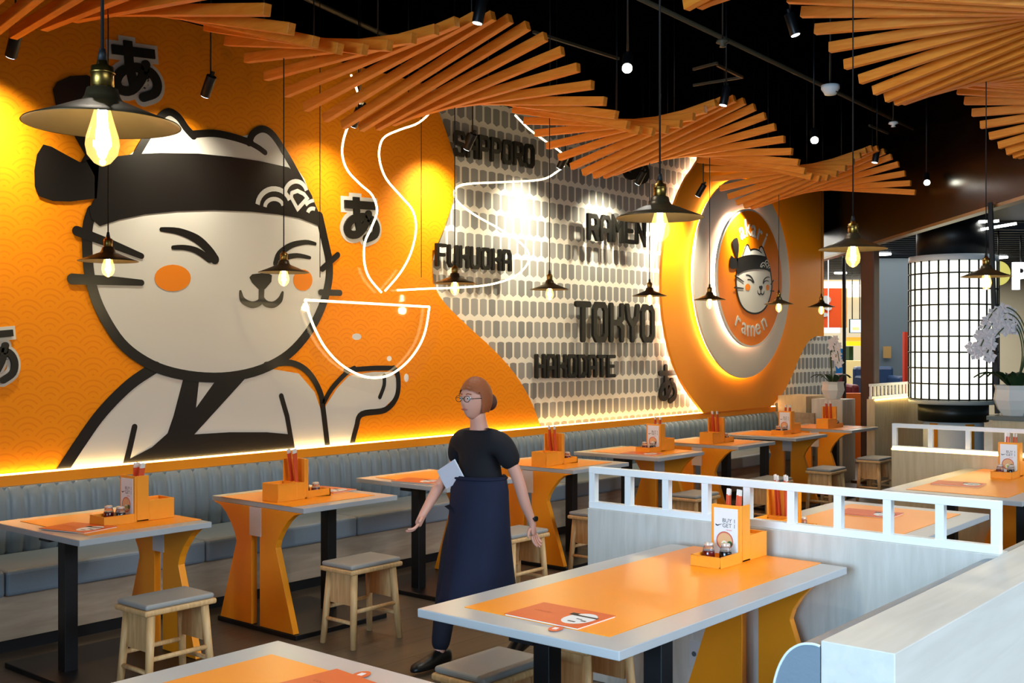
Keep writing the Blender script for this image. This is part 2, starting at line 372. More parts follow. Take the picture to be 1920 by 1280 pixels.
def arc_text(body, r, a_mid, step, size, up):
    n = len(body)
    for i, ch in enumerate(body):
        a = a_mid+(-(i-(n-1)/2) if up else (i-(n-1)/2))*step
        x, z = CX+r*cos(a), CZ+r*sin(a); rot = a-pi/2 if up else a+pi/2
        M = Matrix.Translation((x, YD-0.004, z)) @ Matrix.Rotation(-rot, 4, 'Y') @ Matrix.Rotation(pi/2, 4, 'X')
        textmesh('letter', ch, size, M_WHP, M, sg, extrude=0.003, offset=0.002)
arc_text('akari', 0.585, rad(84), rad(15), 0.30, True)
arc_text('ramen', 0.60, rad(-91), rad(16), 0.28, False)

# ================================================================ the cat figure
def cat(xf, parent, Y0, scale, with_body, lean=None):
    """xf turns sheet points into wall coordinates; layers lie a few mm apart"""
    L = lambda k: Y0-0.003*k
    T = lambda pts, sp=0, closed=False: ([(p.x, p.y) for p in spline(xf(pts), sp, closed)] if sp else [tuple(p) for p in xf(pts)])
    W = lambda w: w*scale
    P = lambda name, k, m, polys=(), strokes=(), par=parent: _p(name, k, m, polys, strokes, par)
    def _p(name, k, m, polys, strokes, par):
        wpn = WP(L(k), 0.002)
        for q in polys: wpn.poly(q)
        for q in strokes: wpn.stroke(*q)
        return wpn.build(name, m, par)
    if with_body:
        # robe and arms
        body = T([(296,690),(240,722),(190,775),(148,835),(118,884),(400,860),(610,838),(604,775),(590,735),(560,700),(500,690),(400,700)])
        P('body', 1, M_WHP, [body])
        arm = T([(610,762),(632,728),(655,704),(700,697),(737,697),(745,715),(740,745),(718,766),(676,775),(656,833),(612,838)])
        P('arm', 1, M_WHP, [arm])
        P('robe', 2, M_BLKP, [T([(346,700),(374,702),(367,765),(410,705),(466,702),(436,735),(364,814),(430,810),(500,810),(545,814),(553,843),(400,858),(230,871),(232,866),(285,838),(314,812),(325,780)])])
        P('outline', 2, M_BLKP, strokes=[(T([(292,688),(244,720),(192,772),(150,830),(108,895)], 5), W(21))], polys=[T([(95,905),(128,845),(144,850),(128,882),(140,886)])] )
        P('outline', 2, M_BLKP, strokes=[(T([(498,684),(545,680),(578,698),(600,735),(606,770),(614,838)], 5), W(13))])
        P('outline', 2, M_BLKP, strokes=[(T([(604,760),(622,728),(648,700),(664,690)], 4), W(11)), (T([(648,694),(700,690),(738,690)], 3), W(11)), (T([(738,690),(746,705),(744,742),(722,768),(678,776),(668,800),(660,832)], 5), W(13))])
        P('paw_line', 2, M_BLKP, strokes=[(T([(720,704),(720,722),(712,744)], 3), W(10))])
        P('sleeve_line', 2, M_BLKP, strokes=[(T([(252,800),(243,840),(236,868)]), W(11))])
        P('sleeve_line', 2, M_BLKP, strokes=[(T([(527,742),(538,780),(548,838)]), W(11))])
    # head
    head = T([(165,405),(160,450),(163,500),(172,548),(190,592),(220,640),(255,672),(300,694),(365,706),(430,706),(490,692),(540,664),(580,620),(603,575),(616,530),(617,490),(608,450),(598,410),(570,335),(545,300),(512,250),(490,240),(470,252),(440,258),(400,248),(362,250),(335,215),(316,208),(292,220),(262,275),(230,300),(190,350)])
    P('face', 2, M_WHP, [head])
    o1 = T([(172,395),(163,430),(165,500),(176,552),(196,597),(226,642),(262,672),(308,694),(368,706),(430,706),(490,692),(540,664),(578,622),(602,577),(615,530),(616,490),(608,450),(598,405)], 4)
    P('outline', 3, M_BLKP, strokes=[(o1, W(19))])
    P('ear', 3, M_BLKP, strokes=[(T([(250,300),(272,262),(298,222),(316,210),(334,220),(348,240),(362,255)], 4), W(14))])
    P('outline', 3, M_BLKP, strokes=[(T([(360,252),(400,250),(440,258),(470,268)], 4), W(14))])
    P('ear', 3, M_BLKP, strokes=[(T([(466,268),(474,250),(492,242),(512,254),(538,294),(556,326),(580,370)], 4), W(14)), (T([(468,268),(484,277),(496,286)], 3), W(11))])
    # band with its knot
    hb = T([(196,296),(250,289),(300,287),(370,288),(430,294),(485,302),(540,314),(562,332),(585,372),(602,412),(598,424),(560,409),(520,402),(470,397),(400,394),(330,396),(270,402),(222,412),(186,424),(170,410),(166,390),(176,374),(176,330),(160,300)])
    hbo = P('headband', 4, M_BLKP, [hb])
    P('headband_tail', 4, M_BLKP, [T([(98,168),(106,154),(130,143),(162,141),(182,150),(200,200),(196,250),(180,300),(150,305),(158,290),(140,258),(118,220),(104,200)])])
    P('headband_tail', 4, M_BLKP, [T([(80,271),(95,275),(122,290),(148,304),(185,300),(180,372),(130,378),(98,377),(72,368),(64,350),(63,320),(68,290)])])
    arcs = []
    def arc(cx, cy, rx, ry, a0, a1, w, n=12): arcs.append((T([(cx+rx*cos(rad(a0+(a1-a0)*i/n)), cy-ry*sin(rad(a0+(a1-a0)*i/n))) for i in range(n+1)]), W(w), False))
    arc(512, 386, 31, 32, 175, 20, 10); arc(512, 388, 17, 15, 180, 10, 8)
    arc(553, 366, 21, 26, 165, 20, 9)
    arcs.append((T([(545,362),(556,358),(568,364),(574,372),(556,392),(544,370),(545,362)], 0), W(8)))
    arc(588, 400, 22, 24, 140, 95, 7); arc(584, 400, 9, 9, 170, 60, 8)
    P('wave_motif', 5, M_WHP, strokes=arcs, par=hbo)
    # face
    P('cheek', 3, M_CHK, [T([(290+33+34*cos(2*pi*i/24), 521-25*sin(2*pi*i/24)) for i in range(24)])])
    P('cheek', 3, M_CHK, [T([(567+18*cos(2*pi*i/24), 525-20*sin(2*pi*i/24)) for i in range(24)])])
    def taper(pts, ws): s_ = spline([(p[0], p[1]) for p in xf(pts)], 4); n = len(s_); k = len(ws)-1; return ([(p.x, p.y) for p in s_], 0, True, [W(ws[min(int(i/(n-1)*k), k-1)]*(1-(i/(n-1)*k-min(int(i/(n-1)*k), k-1)))+ws[min(int(i/(n-1)*k), k-1)+1]*(i/(n-1)*k-min(int(i/(n-1)*k), k-1))) for i in range(n)])
    P('eye', 3, M_BLKP, strokes=[taper([(302,430),(335,434),(368,448),(390,468),(402,486)], [8,13,17,17,19]), taper([(324,464),(345,464),(368,470),(392,486)], [8,10,12,14])])
    P('eye', 3, M_BLKP, strokes=[taper([(518,494),(524,476),(545,460),(572,454),(590,457)], [17,15,12,10,7]), taper([(519,496),(532,484),(556,479),(580,483)], [14,12,10,7])])
    P('nose', 3, M_BLKP, [T([(467,520),(472,514),(500,511),(509,516),(508,528),(496,542),(484,542),(472,530)])])
    P('mouth', 3, M_BLKP, strokes=[(T([(490,535),(489,562)]), W(13)), taper([(450,546),(454,562),(470,571),(484,568),(490,560)], [5,12,13,13,12]), taper([(490,560),(498,569),(512,571),(524,562),(529,548)], [12,13,13,12,5])])
    for a, b, wa in (((143,433),(264,480),14), ((134,523),(264,530),15)):
        P('whisker', 4, M_BLKP, strokes=[(T([a, ((a[0]+b[0])/2, (a[1]+b[1])/2-1), b]), W(wa), True, [W(wa*1.25), W(wa*1.1), W(wa*0.75)])])
    for a, b in (((632,478),(603,504)), ((600,548),(636,549))):
        P('whisker', 4, M_BLKP, strokes=[(T([a, b]), W(13))])
ct = empty('cat_mural', (0,0,0), 0, 'big white cat with black headband printed across the orange wall panel', 'mural')
cat(lambda pts: wp(pts, YP-0.004), ct, YP-0.001, 0.0036, True)
# the same head, smaller, on the round sign
hc = wp([(392,470)], YP)[0]
def xf_logo(pts): return [(CX+0.03+(x-hc[0])*0.455, CZ-0.02+(z-hc[1])*0.455) for x, z in wp(pts, YP)]
cat(xf_logo, sg, YD-0.001, 0.0036*0.30, False)
# ================================================================ kana cut-outs and city names
def kana(name, px, Y, label, parent_outline=True, lean=0.0, w=0.11):
    x0, y0, x1, y1 = px; (X0, Z1), (X1, Z0) = wp([(x0, y0), (x1, y1)], Y); sx, sz = X1-X0, Z1-Z0
    sh = lambda pts: [(X0+sx*(u+lean*(v-0.5)), Z0+sz*(v-lean*0.9*(u-0.5))) for u, v in pts]
    strokes = [[(0.08,0.80),(0.92,0.80)], [(0.40,0.98),(0.39,0.55),(0.46,0.14)], [(p.x,p.y) for p in spline([(0.72,0.60),(0.60,0.33),(0.38,0.12),(0.17,0.12),(0.11,0.26),(0.24,0.44),(0.52,0.53),(0.80,0.47),(0.92,0.30),(0.86,0.12),(0.62,0.02)], 4)]]
    t = empty(name, (0,0,0), 0, label, 'wall character', 'kana characters on the wall')
    f = WP(Y-0.02, 0.02)
    for qi, q in enumerate(strokes): f.stroke(sh(q), sx*w*1.5, not (parent_outline and qi < 2))
    f.build('character', M_LET if parent_outline else M_LET, t)
    if parent_outline:
        o = WP(Y-0.004, 0.01)
        ex = lambda a, b, k: a+(a-b).normalized()*sx*w*k
        for qi, q in enumerate(strokes):
            q = [Vector(v) for v in sh(q)]
            if qi < 2: q[0] = ex(q[0], q[1], 0.75); q[-1] = ex(q[-1], q[-2], 0.75)
            o.stroke(q, sx*w*3.0, qi == 2)
        o.build('outline', M_WHP, t)
    return t
kana('wall_character', (203, 66, 298, 192), YP, 'white-outlined black kana just right of the nearest pendant lamp', lean=-0.10)
kana('wall_character', (640, 364, 708, 452), YP, 'white-outlined black kana between the cat and the glowing noodle line', lean=-0.06)
kana('wall_character', (-48, 604, 30, 715), YP, 'white-outlined black kana cut by the left edge of the photo', lean=-0.08)
kana('wall_character', (1233, 686, 1267, 752), 6.49, 'small black kana without outline right of HAKODATE', parent_outline=False, w=0.10)
kana('wall_character', (1165, 262, 1215, 345), 6.49, 'black kana mostly hidden by the slats above the RAMEN lettering', parent_outline=False, w=0.10)
GL = {'S':[[(1,.8),(.85,1),(.15,1),(0,.85),(0,.62),(.15,.52),(.85,.48),(1,.36),(1,.14),(.85,0),(.15,0),(0,.2)]],
 'A':[[(0,0),(0,.8),(.22,1),(.78,1),(1,.8),(1,0)],[(0,.42),(1,.42)]], 'P':[[(0,0),(0,1),(.8,1),(1,.86),(1,.56),(.8,.44),(0,.44)]],
 'O':[[(.2,0),(0,.15),(0,.85),(.2,1),(.8,1),(1,.85),(1,.15),(.8,0),(.2,0)]], 'R':[[(0,0),(0,1),(.8,1),(1,.86),(1,.6),(.8,.46),(0,.46)],[(.55,.46),(1,0)]],
 'F':[[(0,0),(0,1),(1,1)],[(0,.52),(.8,.52)]], 'U':[[(0,1),(0,.15),(.2,0),(.8,0),(1,.15),(1,1)]], 'K':[[(0,0),(0,1)],[(1,1),(1,.64),(.7,.5),(1,.36),(1,0)],[(0,.5),(.7,.5)]],
 'T':[[(0,1),(1,1)],[(.5,1),(.5,0)]], 'Y':[[(0,1),(.1,.66),(.5,.42),(.9,.66),(1,1)],[(.5,.42),(.5,0)]], 'H':[[(0,0),(0,1)],[(1,0),(1,1)],[(0,.5),(1,.5)]],
 'D':[[(0,0),(0,1),(.7,1),(1,.8),(1,.2),(.7,0),(0,0)]], 'E':[[(1,1),(0,1),(0,0),(1,0)],[(0,.5),(.8,.5)]], 'M':[[(0,0),(0,1),(.5,.55),(1,1),(1,0)]], 'N':[[(0,0),(0,1),(1,0),(1,1)]]}
def word(txt, bl, br, h, Y, label, sw=0.32, gap=0.34):
    """txt from bottom-left to bottom-right sight points at letter height h (metres)"""
    (X0, Z0), (X1, Z1) = wp([bl, br], Y); n = len(txt); cw = (X1-X0)/(n-gap*0.7); gw = cw*(1-gap)
    t = empty('wall_lettering', (0,0,0), 0, label, 'lettering', 'city names on the patterned wall')
    for i, ch in enumerate(txt):
        f = WP(Y, 0.03); x = X0+cw*i; zb = Z0+(Z1-Z0)*i/(n-1)
        for q in GL[ch]: f.stroke([(x+gw*u, zb+h*v) for u, v in q], gw*sw, True)
        f.build('letter', M_LET, t)
        for q in [(x+gw/2, zb+h*0.5)]: pass
    return t
word('SAPPORO', (856,288), (1003,313), 0.185, 6.40, 'black raised SAPPORO lettering high at the left of the patterned wall')
word('FUKUOKA', (822,496), (960,506), 0.165, 6.40, 'black raised FUKUOKA lettering beside the orange panel edge')
word('RAMEN', (1106,446), (1212,456), 0.22, 6.36, 'black raised RAMEN lettering in a bright pool of light')
word('TOKYO', (1084,636), (1228,637), 0.345, 6.42, 'large black raised TOKYO lettering left of the round sign')
word('HAKODATE', (1008,706), (1155,704), 0.195, 6.44, 'black raised HAKODATE lettering below the larger TOKYO')
# ledge with its light line
t = empty('wall_ledge', (0,0,0), 0, 'orange ledge with a glowing light line above the long bench', 'ledge')
MB().box(0.3, 6.42, 0.835, 12.85, 6.5, 0.898).build('ledge', M_OR, t)
MB().box(0.3, 6.425, 0.899, 12.85, 6.437, 0.907).build('light_strip', M_LED, t)
# ================================================================ long wall bench
t = empty('wall_bench', (0,0,0), 0, 'long grey-blue tufted banquette bench running under the orange ledge', 'bench')
BX0, BX1 = 0.3, 12.75
MB().box(BX0, 5.94, 0, BX1, 6.45, 0.075).build('plinth', M_BLK, t)
MB().box(BX0, 5.90, 0.075, BX1, 6.45, 0.315).build('base', M_BENCHW, t)
x = BX0
while x < BX1-0.1:
    x2 = min(x+1.25, BX1)
    MB().box(x+0.003, 5.85, 0.316, x2-0.003, 6.36, 0.455).build('seat_cushion', M_CUSH, t, bevel=0.02, seg=3); x = x2
bk = MB(); pw = 0.1055; n = int((BX1-BX0)/pw)
prof = [(0.44, 0.0), (0.47, -0.025), (0.62, -0.045), (0.75, -0.035), (0.81, -0.015), (0.835, 0.02)]
seg = 6
for i in range(n):
    vs = []
    for j in range(seg+1):
        u = j/seg; bulge = 0.028*(1-(2*u-1)**4)
        for z, dy in prof: vs.append((BX0+(i+u)*pw, 6.385+dy*0.8-bulge, z))
    P_ = len(prof); fs = [(j*P_+k, (j+1)*P_+k, (j+1)*P_+k+1, j*P_+k+1) for j in range(seg) for k in range(P_-1)]
    bk.add(vs, fs, True)
bk.box(BX0, 6.38, 0.44, BX1, 6.44, 0.834)
bk.build('backrest', M_CUSH, t)
MB().box(BX1, 5.86, 0, BX1+0.04, 6.45, 0.84).build('end_panel', M_BENCHW, t)

# ================================================================ tables
def table(name, L, Wd, label, posts, half=0.37, slit=0.038, inset=0.095, group=None):
    t = empty(name, (0,0,0), 0, label, 'table', group); hx, hy = L/2, Wd/2
    MB().box(-hx, -hy, 0.718, hx-0.004, hy, 0.748).build('tabletop', M_GR, t, bevel=0.003)
    MB().box(-hx+inset, -hy+inset, 0.7475, hx, hy-inset, 0.7505).build('orange_inlay', M_ORF, t)
    for sgn in (1, -1):
        out = [(slit, 0.03), (0.345, 0.03), (0.185, 0.50), (0.20, 0.545), (0.235, 0.60), (0.29, 0.66), (0.345, 0.70), (hy-0.01, 0.718), (slit, 0.718)]
        out = [(a*half/0.37 if i not in (7,) else a, b) for i, (a, b) in enumerate(out)]
        MB().prism([(hx-0.042, sgn*a, b) for a, b in out], (0.04, 0, 0)).build('panel_leg', M_ORF, t, bevel=0.003)
    MB().box(hx-0.044, -slit*1.4, 0.55, hx+0.002, slit*1.4, 0.716).build('crosspiece', mat('pale_plate', (212, 204, 204), 0.5), t)
    for px, py in posts: MB().box(px-0.035, py-0.035, 0.02, px+0.035, py+0.035, 0.716).build('post', M_BLK, t, bevel=0.003)
    MB().box(-hx+0.03, -hy*0.86, 0, hx, hy*0.86, 0.029).build('base_plate', M_BLK, t, bevel=0.004)
    MB().box(-hx+0.05, -0.05, 0.69, hx-0.08, 0.05, 0.717).build('bracket', M_BLK, t)
    return t
sm = table('dining_table', 0.73, 0.86, '', [(-0.19, 0)]); us = [False]
ORD = ['first', 'second', 'third', 'fourth', 'fifth', 'sixth', 'seventh', 'farthest']
tabs = []
TL = ['orange-topped bench table at the left edge, nearest the camera',
 'orange bench table with pale plate on its leg, right of the nearest one',
 'orange bench table partly hidden behind the walking person',
 'orange bench table just right of the walking person with an hourglass leg',
 'grey-edged bench table below HAKODATE, its black post left of an orange leg',
 'bench table with hourglass orange leg rising behind the white railing',
 'bench table second from the far end, below the round sign',
 'farthest bench table, beside the dark brown column']
TX = [3.035, 4.36, 5.53, 6.87, 8.03, 9.36, 10.53, 11.88]
for i, X in enumerate(TX): tabs.append(place(sm, us, (X, 5.29, 0), 0 if i % 2 == 0 else pi, TL[i], 'small tables along the bench'))
bg = table('booth_table', 1.65, 0.84, '', [(-0.52, 0.09), (-0.47, -0.33)], half=0.37, inset=0.115); ub = [False]
BL = [((3.55, 2.285), 0, 'large orange booth table in the foreground with a grey-blue border'),
      ((1.33, 2.32), pi, 'booth table whose corner fills the bottom left of the photo'),
      ((5.42, 2.285), pi, 'booth table seen through the white railing of the front partition'),
      ((7.69, 2.285), 0, 'booth table behind the railing at the right edge')]
for (x, y), r, lb in BL: place(bg, ub, (x, y, 0), r, lb, 'large booth tables')
# ---- condiment caddies
def caddy_proto():
    t = empty('condiment_caddy', (0,0,0), 0, '', 'caddy')
    hw = 0.07; m = MB()
    m.box(-0.20,-hw,0,-0.03,hw,0.008); m.box(-0.20,-hw,0,-0.19,hw,0.045); m.box(-0.20,-hw,0,-0.03,-hw+0.01,0.045); m.box(-0.20,hw-0.01,0,-0.03,hw,0.045)
    m.build('tray', M_ORB, t, bevel=0.002)
    bd = MB().box(-0.03,-hw,0,-0.018,hw,0.235).build('menu_board', M_ORB, t, bevel=0.002)
    cd = MB().box(-0.0335,-0.056,0.03,-0.0305,0.056,0.222).build('menu_card', mat('card_white', (232,236,240), 0.4), bd)
    RM = lambda y, z: Matrix.Translation((-0.0338, y, z)) @ Matrix(((0,0,-1,0),(-1,0,0,0),(0,1,0,0),(0,0,0,1)))
    return t, bd, cd, RM
cp, bd, cd, RM = caddy_proto()
hw = 0.07
textmesh('card_text', 'BUY 1', 0.024, mat('card_ink', (30,32,36), 0.5), RM(-0.016, 0.170), bd)
textmesh('card_text', 'GET 1', 0.024, mat('card_ink', (30,32,36), 0.5), RM(-0.016, 0.149), bd)
textmesh('card_text', 'ramen', 0.011, mat('card_red', (216,72,60), 0.5), RM(-0.016, 0.132), bd)
def cdisc(y, z, r, m, k, sy=1): return MB().prism([(-0.0336-0.0003*k, y+r*sy*cos(2*pi*i/20), z+r*sin(2*pi*i/20)) for i in range(20)], (0.0004,0,0)).build('card_picture', m, bd)
cdisc(0.004, 0.085, 0.040, mat('bowl_red', (206,108,88), 0.5), 1); cdisc(0.004, 0.085, 0.034, mat('broth', (232,180,130), 0.5), 2)
cdisc(0.006, 0.072, 0.014, mat('egg_white', (240,240,224), 0.5), 3); cdisc(0.006, 0.072, 0.008, mat('egg_yolk', (196,206,70), 0.5), 4); cdisc(-0.020, 0.076, 0.011, mat('greens', (70,120,78), 0.5), 3)
MB().prism([(-0.0338, 0.048, 0.155), (-0.0338, 0.040, 0.150), (-0.0338, 0.012, 0.157), (-0.0338, 0.038, 0.145), (-0.0338, 0.047, 0.147)], (0.0004,0,0)).build('card_picture', mat('card_ink', (30,32,36), 0.5), bd)
m = MB(); m.box(-0.018,-hw,0,0.05,-hw+0.01,0.235); m.box(-0.018,hw-0.01,0,0.0,hw,0.235); m.box(-0.018,-hw,0,0.05,hw,0.01); m.build('utensil_slot', M_ORB, cp, bevel=0.002)
m = MB(); m.box(0.05,-hw,0,0.06,hw,0.105); m.box(0.06,-hw,0,0.20,-hw+0.01,0.105); m.box(0.06,hw-0.01,0,0.20,hw,0.105); m.box(0.19,-hw,0,0.20,hw,0.105); m.box(0.0,-hw+0.001,0,0.06,hw-0.001,0.10); m.box(0.06,-hw+0.01,0,0.19,hw-0.01,0.09)
m.build('box', M_ORB, cp, bevel=0.002)
# bottles and chopstick sleeves
M_GLASS = mat('clear_glass', (235,235,235), 0.08, trans=0.9, ior=1.3, spec=0.4)
def jar(col, nm):
    t = empty('sauce_jar', (0,0,0), 0, '', 'jar')
    MB().lathe([(0,0.001),(0.024,0.001),(0.026,0.012),(0.026,0.040),(0.024,0.044),(0,0.044)], n=20).build('sauce', mat(nm, col, 0.15, spec=0.8), t)
    MB().lathe([(0.0245,0.0445),(0.021,0.060),(0.018,0.064),(0.015,0.064)], n=20).build('glass_neck', M_GLASS, t)
    MB().lathe([(0,0.064),(0.019,0.064),(0.020,0.070),(0.018,0.076),(0,0.077)], n=20).build('lid', mat('jar_lid', (214,205,196), 0.25, metal=0.4), t)
    return t
jr, jk = jar((92,14,8), 'chilli_sauce'), jar((20,12,12), 'soy_sauce'); ur, uk = [False], [False]
M_SLV = mat('red_sleeve', (214, 84, 44), 0.5); 
def sleeve():
    t = empty('chopstick_sleeve', (0,0,0), 0, '', 'chopsticks')
    MB().box(-0.011,-0.003,0,0.011,0.003,0.17).build('paper_sleeve', M_SLV, t, bevel=0.001)
    MB().box(-0.009,-0.0035,0.17,0.009,0.0035,0.195).build('tip', mat('sleeve_white', (232,226,220), 0.5), t); return t
sp = sleeve(); usl = [False]; ucad = [False]
def caddy(loc, rz, where, full=True):
    c = place(cp, ucad, loc, rz, 'orange plywood condiment caddy with menu card %s' % where, 'condiment caddies')
    R = Matrix.Rotation(rz, 3, 'Z'); P = lambda x, y, z: tuple(Vector(loc)+R @ Vector((x, y, z)))
    place(jr, ur, P(-0.115, 0.034, 0.009), rz, 'small dark red sauce jar %s' % where, 'sauce jars in the caddies')
    place(jk, uk, P(-0.088, -0.030, 0.009), rz, 'small black soy sauce jar %s' % where, 'sauce jars in the caddies')
    for k, (dx, dy, tilt) in enumerate(((0.012,-0.035,0.10), (0.026,-0.012,0.16), (0.014,0.012,0.05), (0.030,0.034,0.12))):
        o = place(sp, usl, P(dx, dy, 0.101), rz, ['front red chopstick sleeve %s', 'most tilted red chopstick sleeve %s', 'upright red chopstick sleeve %s', 'rear red chopstick sleeve %s'][k] % where, 'chopstick sleeves in the caddies')
        o.rotation_euler = (0, tilt, rz)
    return c
TW = ['on the nearest bench table', 'on the bench table left of the walking person', None, 'on the bench table right of the walking person', 'below HAKODATE', 'on the bench table behind the railing start', 'below the round sign', 'on the farthest bench table']
for i, X in enumerate(TX):
    if TW[i] is None: continue
    s_ = 1 if i % 2 == 0 else -1
    caddy((X+0.115*s_, 5.20+(0.02 if i % 2 else 0), 0.7505), 0 if s_ == 1 else pi, TW[i])
caddy((4.18, 2.30, 0.7505), 0, 'on the large foreground table')
caddy((4.86, 2.38, 0.7505), pi, 'on the booth table behind the railing')
caddy((8.16, 2.30, 0.7505), 0, 'on the booth table at the right edge')
# ---- menus lying on tables
M_MENU = mat('menu_orange', (222, 96, 40), 0.4, noise=0.05, nscale=20)
def menu_proto():
    t = empty('menu_book', (0,0,0), 0, '', 'menu')
    MB().box(-0.105,-0.15,0,0.105,0.15,0.004).build('pages', mat('menu_pages', (236,230,220), 0.5), t)
    MB().box(-0.107,-0.152,0.004,0.107,0.152,0.006).build('cover', M_MENU, t)
    e = MB(); e.add([(0.075*cos(2*pi*i/24)-0.005, 0.052*sin(2*pi*i/24)-0.085, 0.0064) for i in range(24)], [tuple(range(24))]); e.build('cover_cat', mat('menu_white', (230,234,240), 0.4), t)
    b = MB(); b.box(0.02,-0.137,0.0066,0.034,-0.03,0.0068); b.box(-0.055,-0.10,0.0066,-0.045,-0.07,0.0068); b.box(-0.015,-0.10,0.0066,-0.008,-0.078,0.0068); b.box(-0.03,-0.125,0.0066,-0.02,-0.105,0.0068); b.box(0.025,-0.05,0.0066,0.05,-0.02,0.0068); b.build('cover_cat_lines', mat('card_ink', (30,32,36), 0.5), t)
    textmesh('cover_text', 'ramen', 0.03, mat('menu_dark', (188,70,28), 0.5), Matrix.Translation((0.0,0.07,0.0066)) @ Matrix.Rotation(pi/2, 4, 'Z'), t)
    return t
mp_, um = menu_proto(), [False]
for (x, y, r), lb in (((2.84, 5.18, 0.25), 'orange menu lying on the nearest bench table'), ((4.60, 5.36, 0.1), 'orange menu lying on the bench table left of the person'),
    ((5.30, 5.25, 0.2), 'orange menu on the bench table behind the person'), ((2.945, 2.255, 0.0), 'orange menu with a cat lying on the large foreground table'),
    ((1.93, 2.21, -0.1), 'orange menu on the table in the bottom left corner'), ((5.82, 2.36, 0.05), 'orange menu on the booth table seen through the railing'),
    ((7.45, 2.42, 0.1), 'dark red menu on the booth table at the right edge'), ((7.86, 5.15, 0.1), 'orange menu on the bench table below HAKODATE')):
    place(mp_, um, (x, y, 0.7505), r, lb, 'menus on the tables')
def coaster_proto():
    t = empty('loyalty_card', (0,0,0), 0, '', 'card')
    m = MB(); m.add([(0.032*cos(2*pi*i/24), 0.022*sin(2*pi*i/24), 0.0) for i in range(24)]+[(0.032*cos(2*pi*i/24), 0.022*sin(2*pi*i/24), 0.0015) for i in range(24)], [tuple(range(24))[::-1], tuple(range(24, 48))]+[(i, (i+1) % 24, 24+(i+1) % 24, 24+i) for i in range(24)]); m.build('card', M_MENU, t)
    MB().box(-0.012,-0.008,0.0016,0.012,0.008,0.0019).build('print', mat('menu_white', (230,234,240), 0.4), t); return t
lc, ul = coaster_proto(), [False]
place(lc, ul, (2.805, 2.165, 0.7505), 0.2, 'small round orange table marker at the edge of the foreground table', 'round table markers')
place(lc, ul, (2.07, 2.27, 0.7505), 0.2, 'small round orange table marker at the bottom left table', 'round table markers')

# ================================================================ stools
def stool_proto():
    t = empty('wooden_stool', (0,0,0), 0, '', 'stool'); hx, hy = 0.195, 0.135
    MB().box(-hx,-hy,0.405,hx,hy,0.432).build('seat_frame', M_STOOL, t, bevel=0.01, seg=3)
    MB().box(-hx+0.008,-hy+0.008,0.432,hx-0.008,hy-0.008,0.458).build('seat_cushion', mat('stool_leather', (152,152,148), 0.45, bump=0.1, nscale=50), t, bevel=0.012, seg=3)
    for sx in (1,-1):
        for sy in (1,-1):
            MB().cyl((sx*0.175, sy*0.125, 0.0), (sx*0.145, sy*0.098, 0.408), 0.017, 0.021, 14).build('leg', M_STOOL, t)
        MB().cyl((sx*0.166,-0.115,0.14), (sx*0.166,0.115,0.14), 0.011, n=10).build('rung', M_STOOL, t)
    for sy in (1,-1): MB().cyl((-0.16,sy*0.112,0.20), (0.16,sy*0.112,0.20), 0.012, n=10).build('rung', M_STOOL, t)
    for sx in (1,-1): MB().prism([(sx*0.150-0.006,-0.10,0.404),(sx*0.150-0.006,0.10,0.404),(sx*0.150-0.006,0.085,0.23),(sx*0.150-0.006,-0.085,0.23)], (0.012,0,0)).build('side_board', M_STOOL, t)
    return t
so, uo = stool_proto(), [False]
for (x, y), lb in (((3.02,4.69), 'wooden stool with grey cushion at the nearest bench table'), ((4.25,4.66), 'wooden stool with grey cushion left of the walking person'),
    ((5.56,4.62), 'wooden stool just behind the hanging hand of the person'), ((6.62,4.72), 'wooden stool half hidden at the left end of the front partition'),
    ((7.92,4.68), 'wooden stool seen through the third gap of the white railing'), ((9.26,4.68), 'wooden stool above the middle of the white railing'),
    ((10.42,4.66), 'wooden stool second from the far end of the bench tables'), ((11.75,4.70), 'farthest wooden stool in front of the brown column'),
    ((3.18,2.76), 'wooden stool with grey cushion beside the near end of the foreground table'), ((3.80,2.76), 'wooden stool mostly hidden under the foreground table')):
    place(so, uo, (x, y, 0), 0, lb, 'wooden stools with grey cushions')

# ================================================================ booth partitions, low wall, railings
def partition(X, Y0, Y1, lb, gl=False, n=10):
    o = MB().box(X-0.03, Y0, 0, X+0.09, Y1, 0.85).build('wood_partition', M_WALLW if not gl else M_OAK, None, bevel=0.004); tag(o, lb[0], 'partition')
    t = empty('white_railing', (X, (Y0+Y1)/2, 0.85), 0, lb[1], 'railing'); h = (Y1-Y0)/2
    MB().box(-0.02,-h,0.0,0.02,h,0.032).build('bottom_rail', M_WHL, t, bevel=0.002); MB().box(-0.02,-h,0.172,0.02,h,0.204).build('top_rail', M_WHL, t, bevel=0.002)
    for i in range(n): y = -h+0.017+(2*h-0.034)*i/(n-1); MB().box(-0.017,y-0.017,0.03,0.017,y+0.017,0.174).build('post', M_WHL, t)
    if gl: MB().box(-0.03,-h,0.001,-0.021,h,0.010).build('light_strip', M_LED, t)
    return t
partition(4.5, 1.30, 3.25, ('bleached wood partition behind the foreground table', 'white open railing on the front partition'))
partition(8.56, 1.30, 3.28, ('pale wood partition at the right, behind the second booth', 'white railing on the far booth partition with a glowing strip'), True, 8)
M_WALLX = woodmat('bleached_wood_long', (200, 198, 190), (209, 207, 200), axis=0, scale=2, stretch=10, bump=0.02)
o = MB().box(2.86, 1.09, 0, 8.5, 1.295, 0.85).build('low_wall', M_WALLX, None, bevel=0.003); tag(o, 'bleached wood low wall filling the lower right corner', 'low wall')
t = empty('booth_bench', (0,0,0), 0, 'light blue leather booth bench against the low wall', 'bench', 'booth benches')
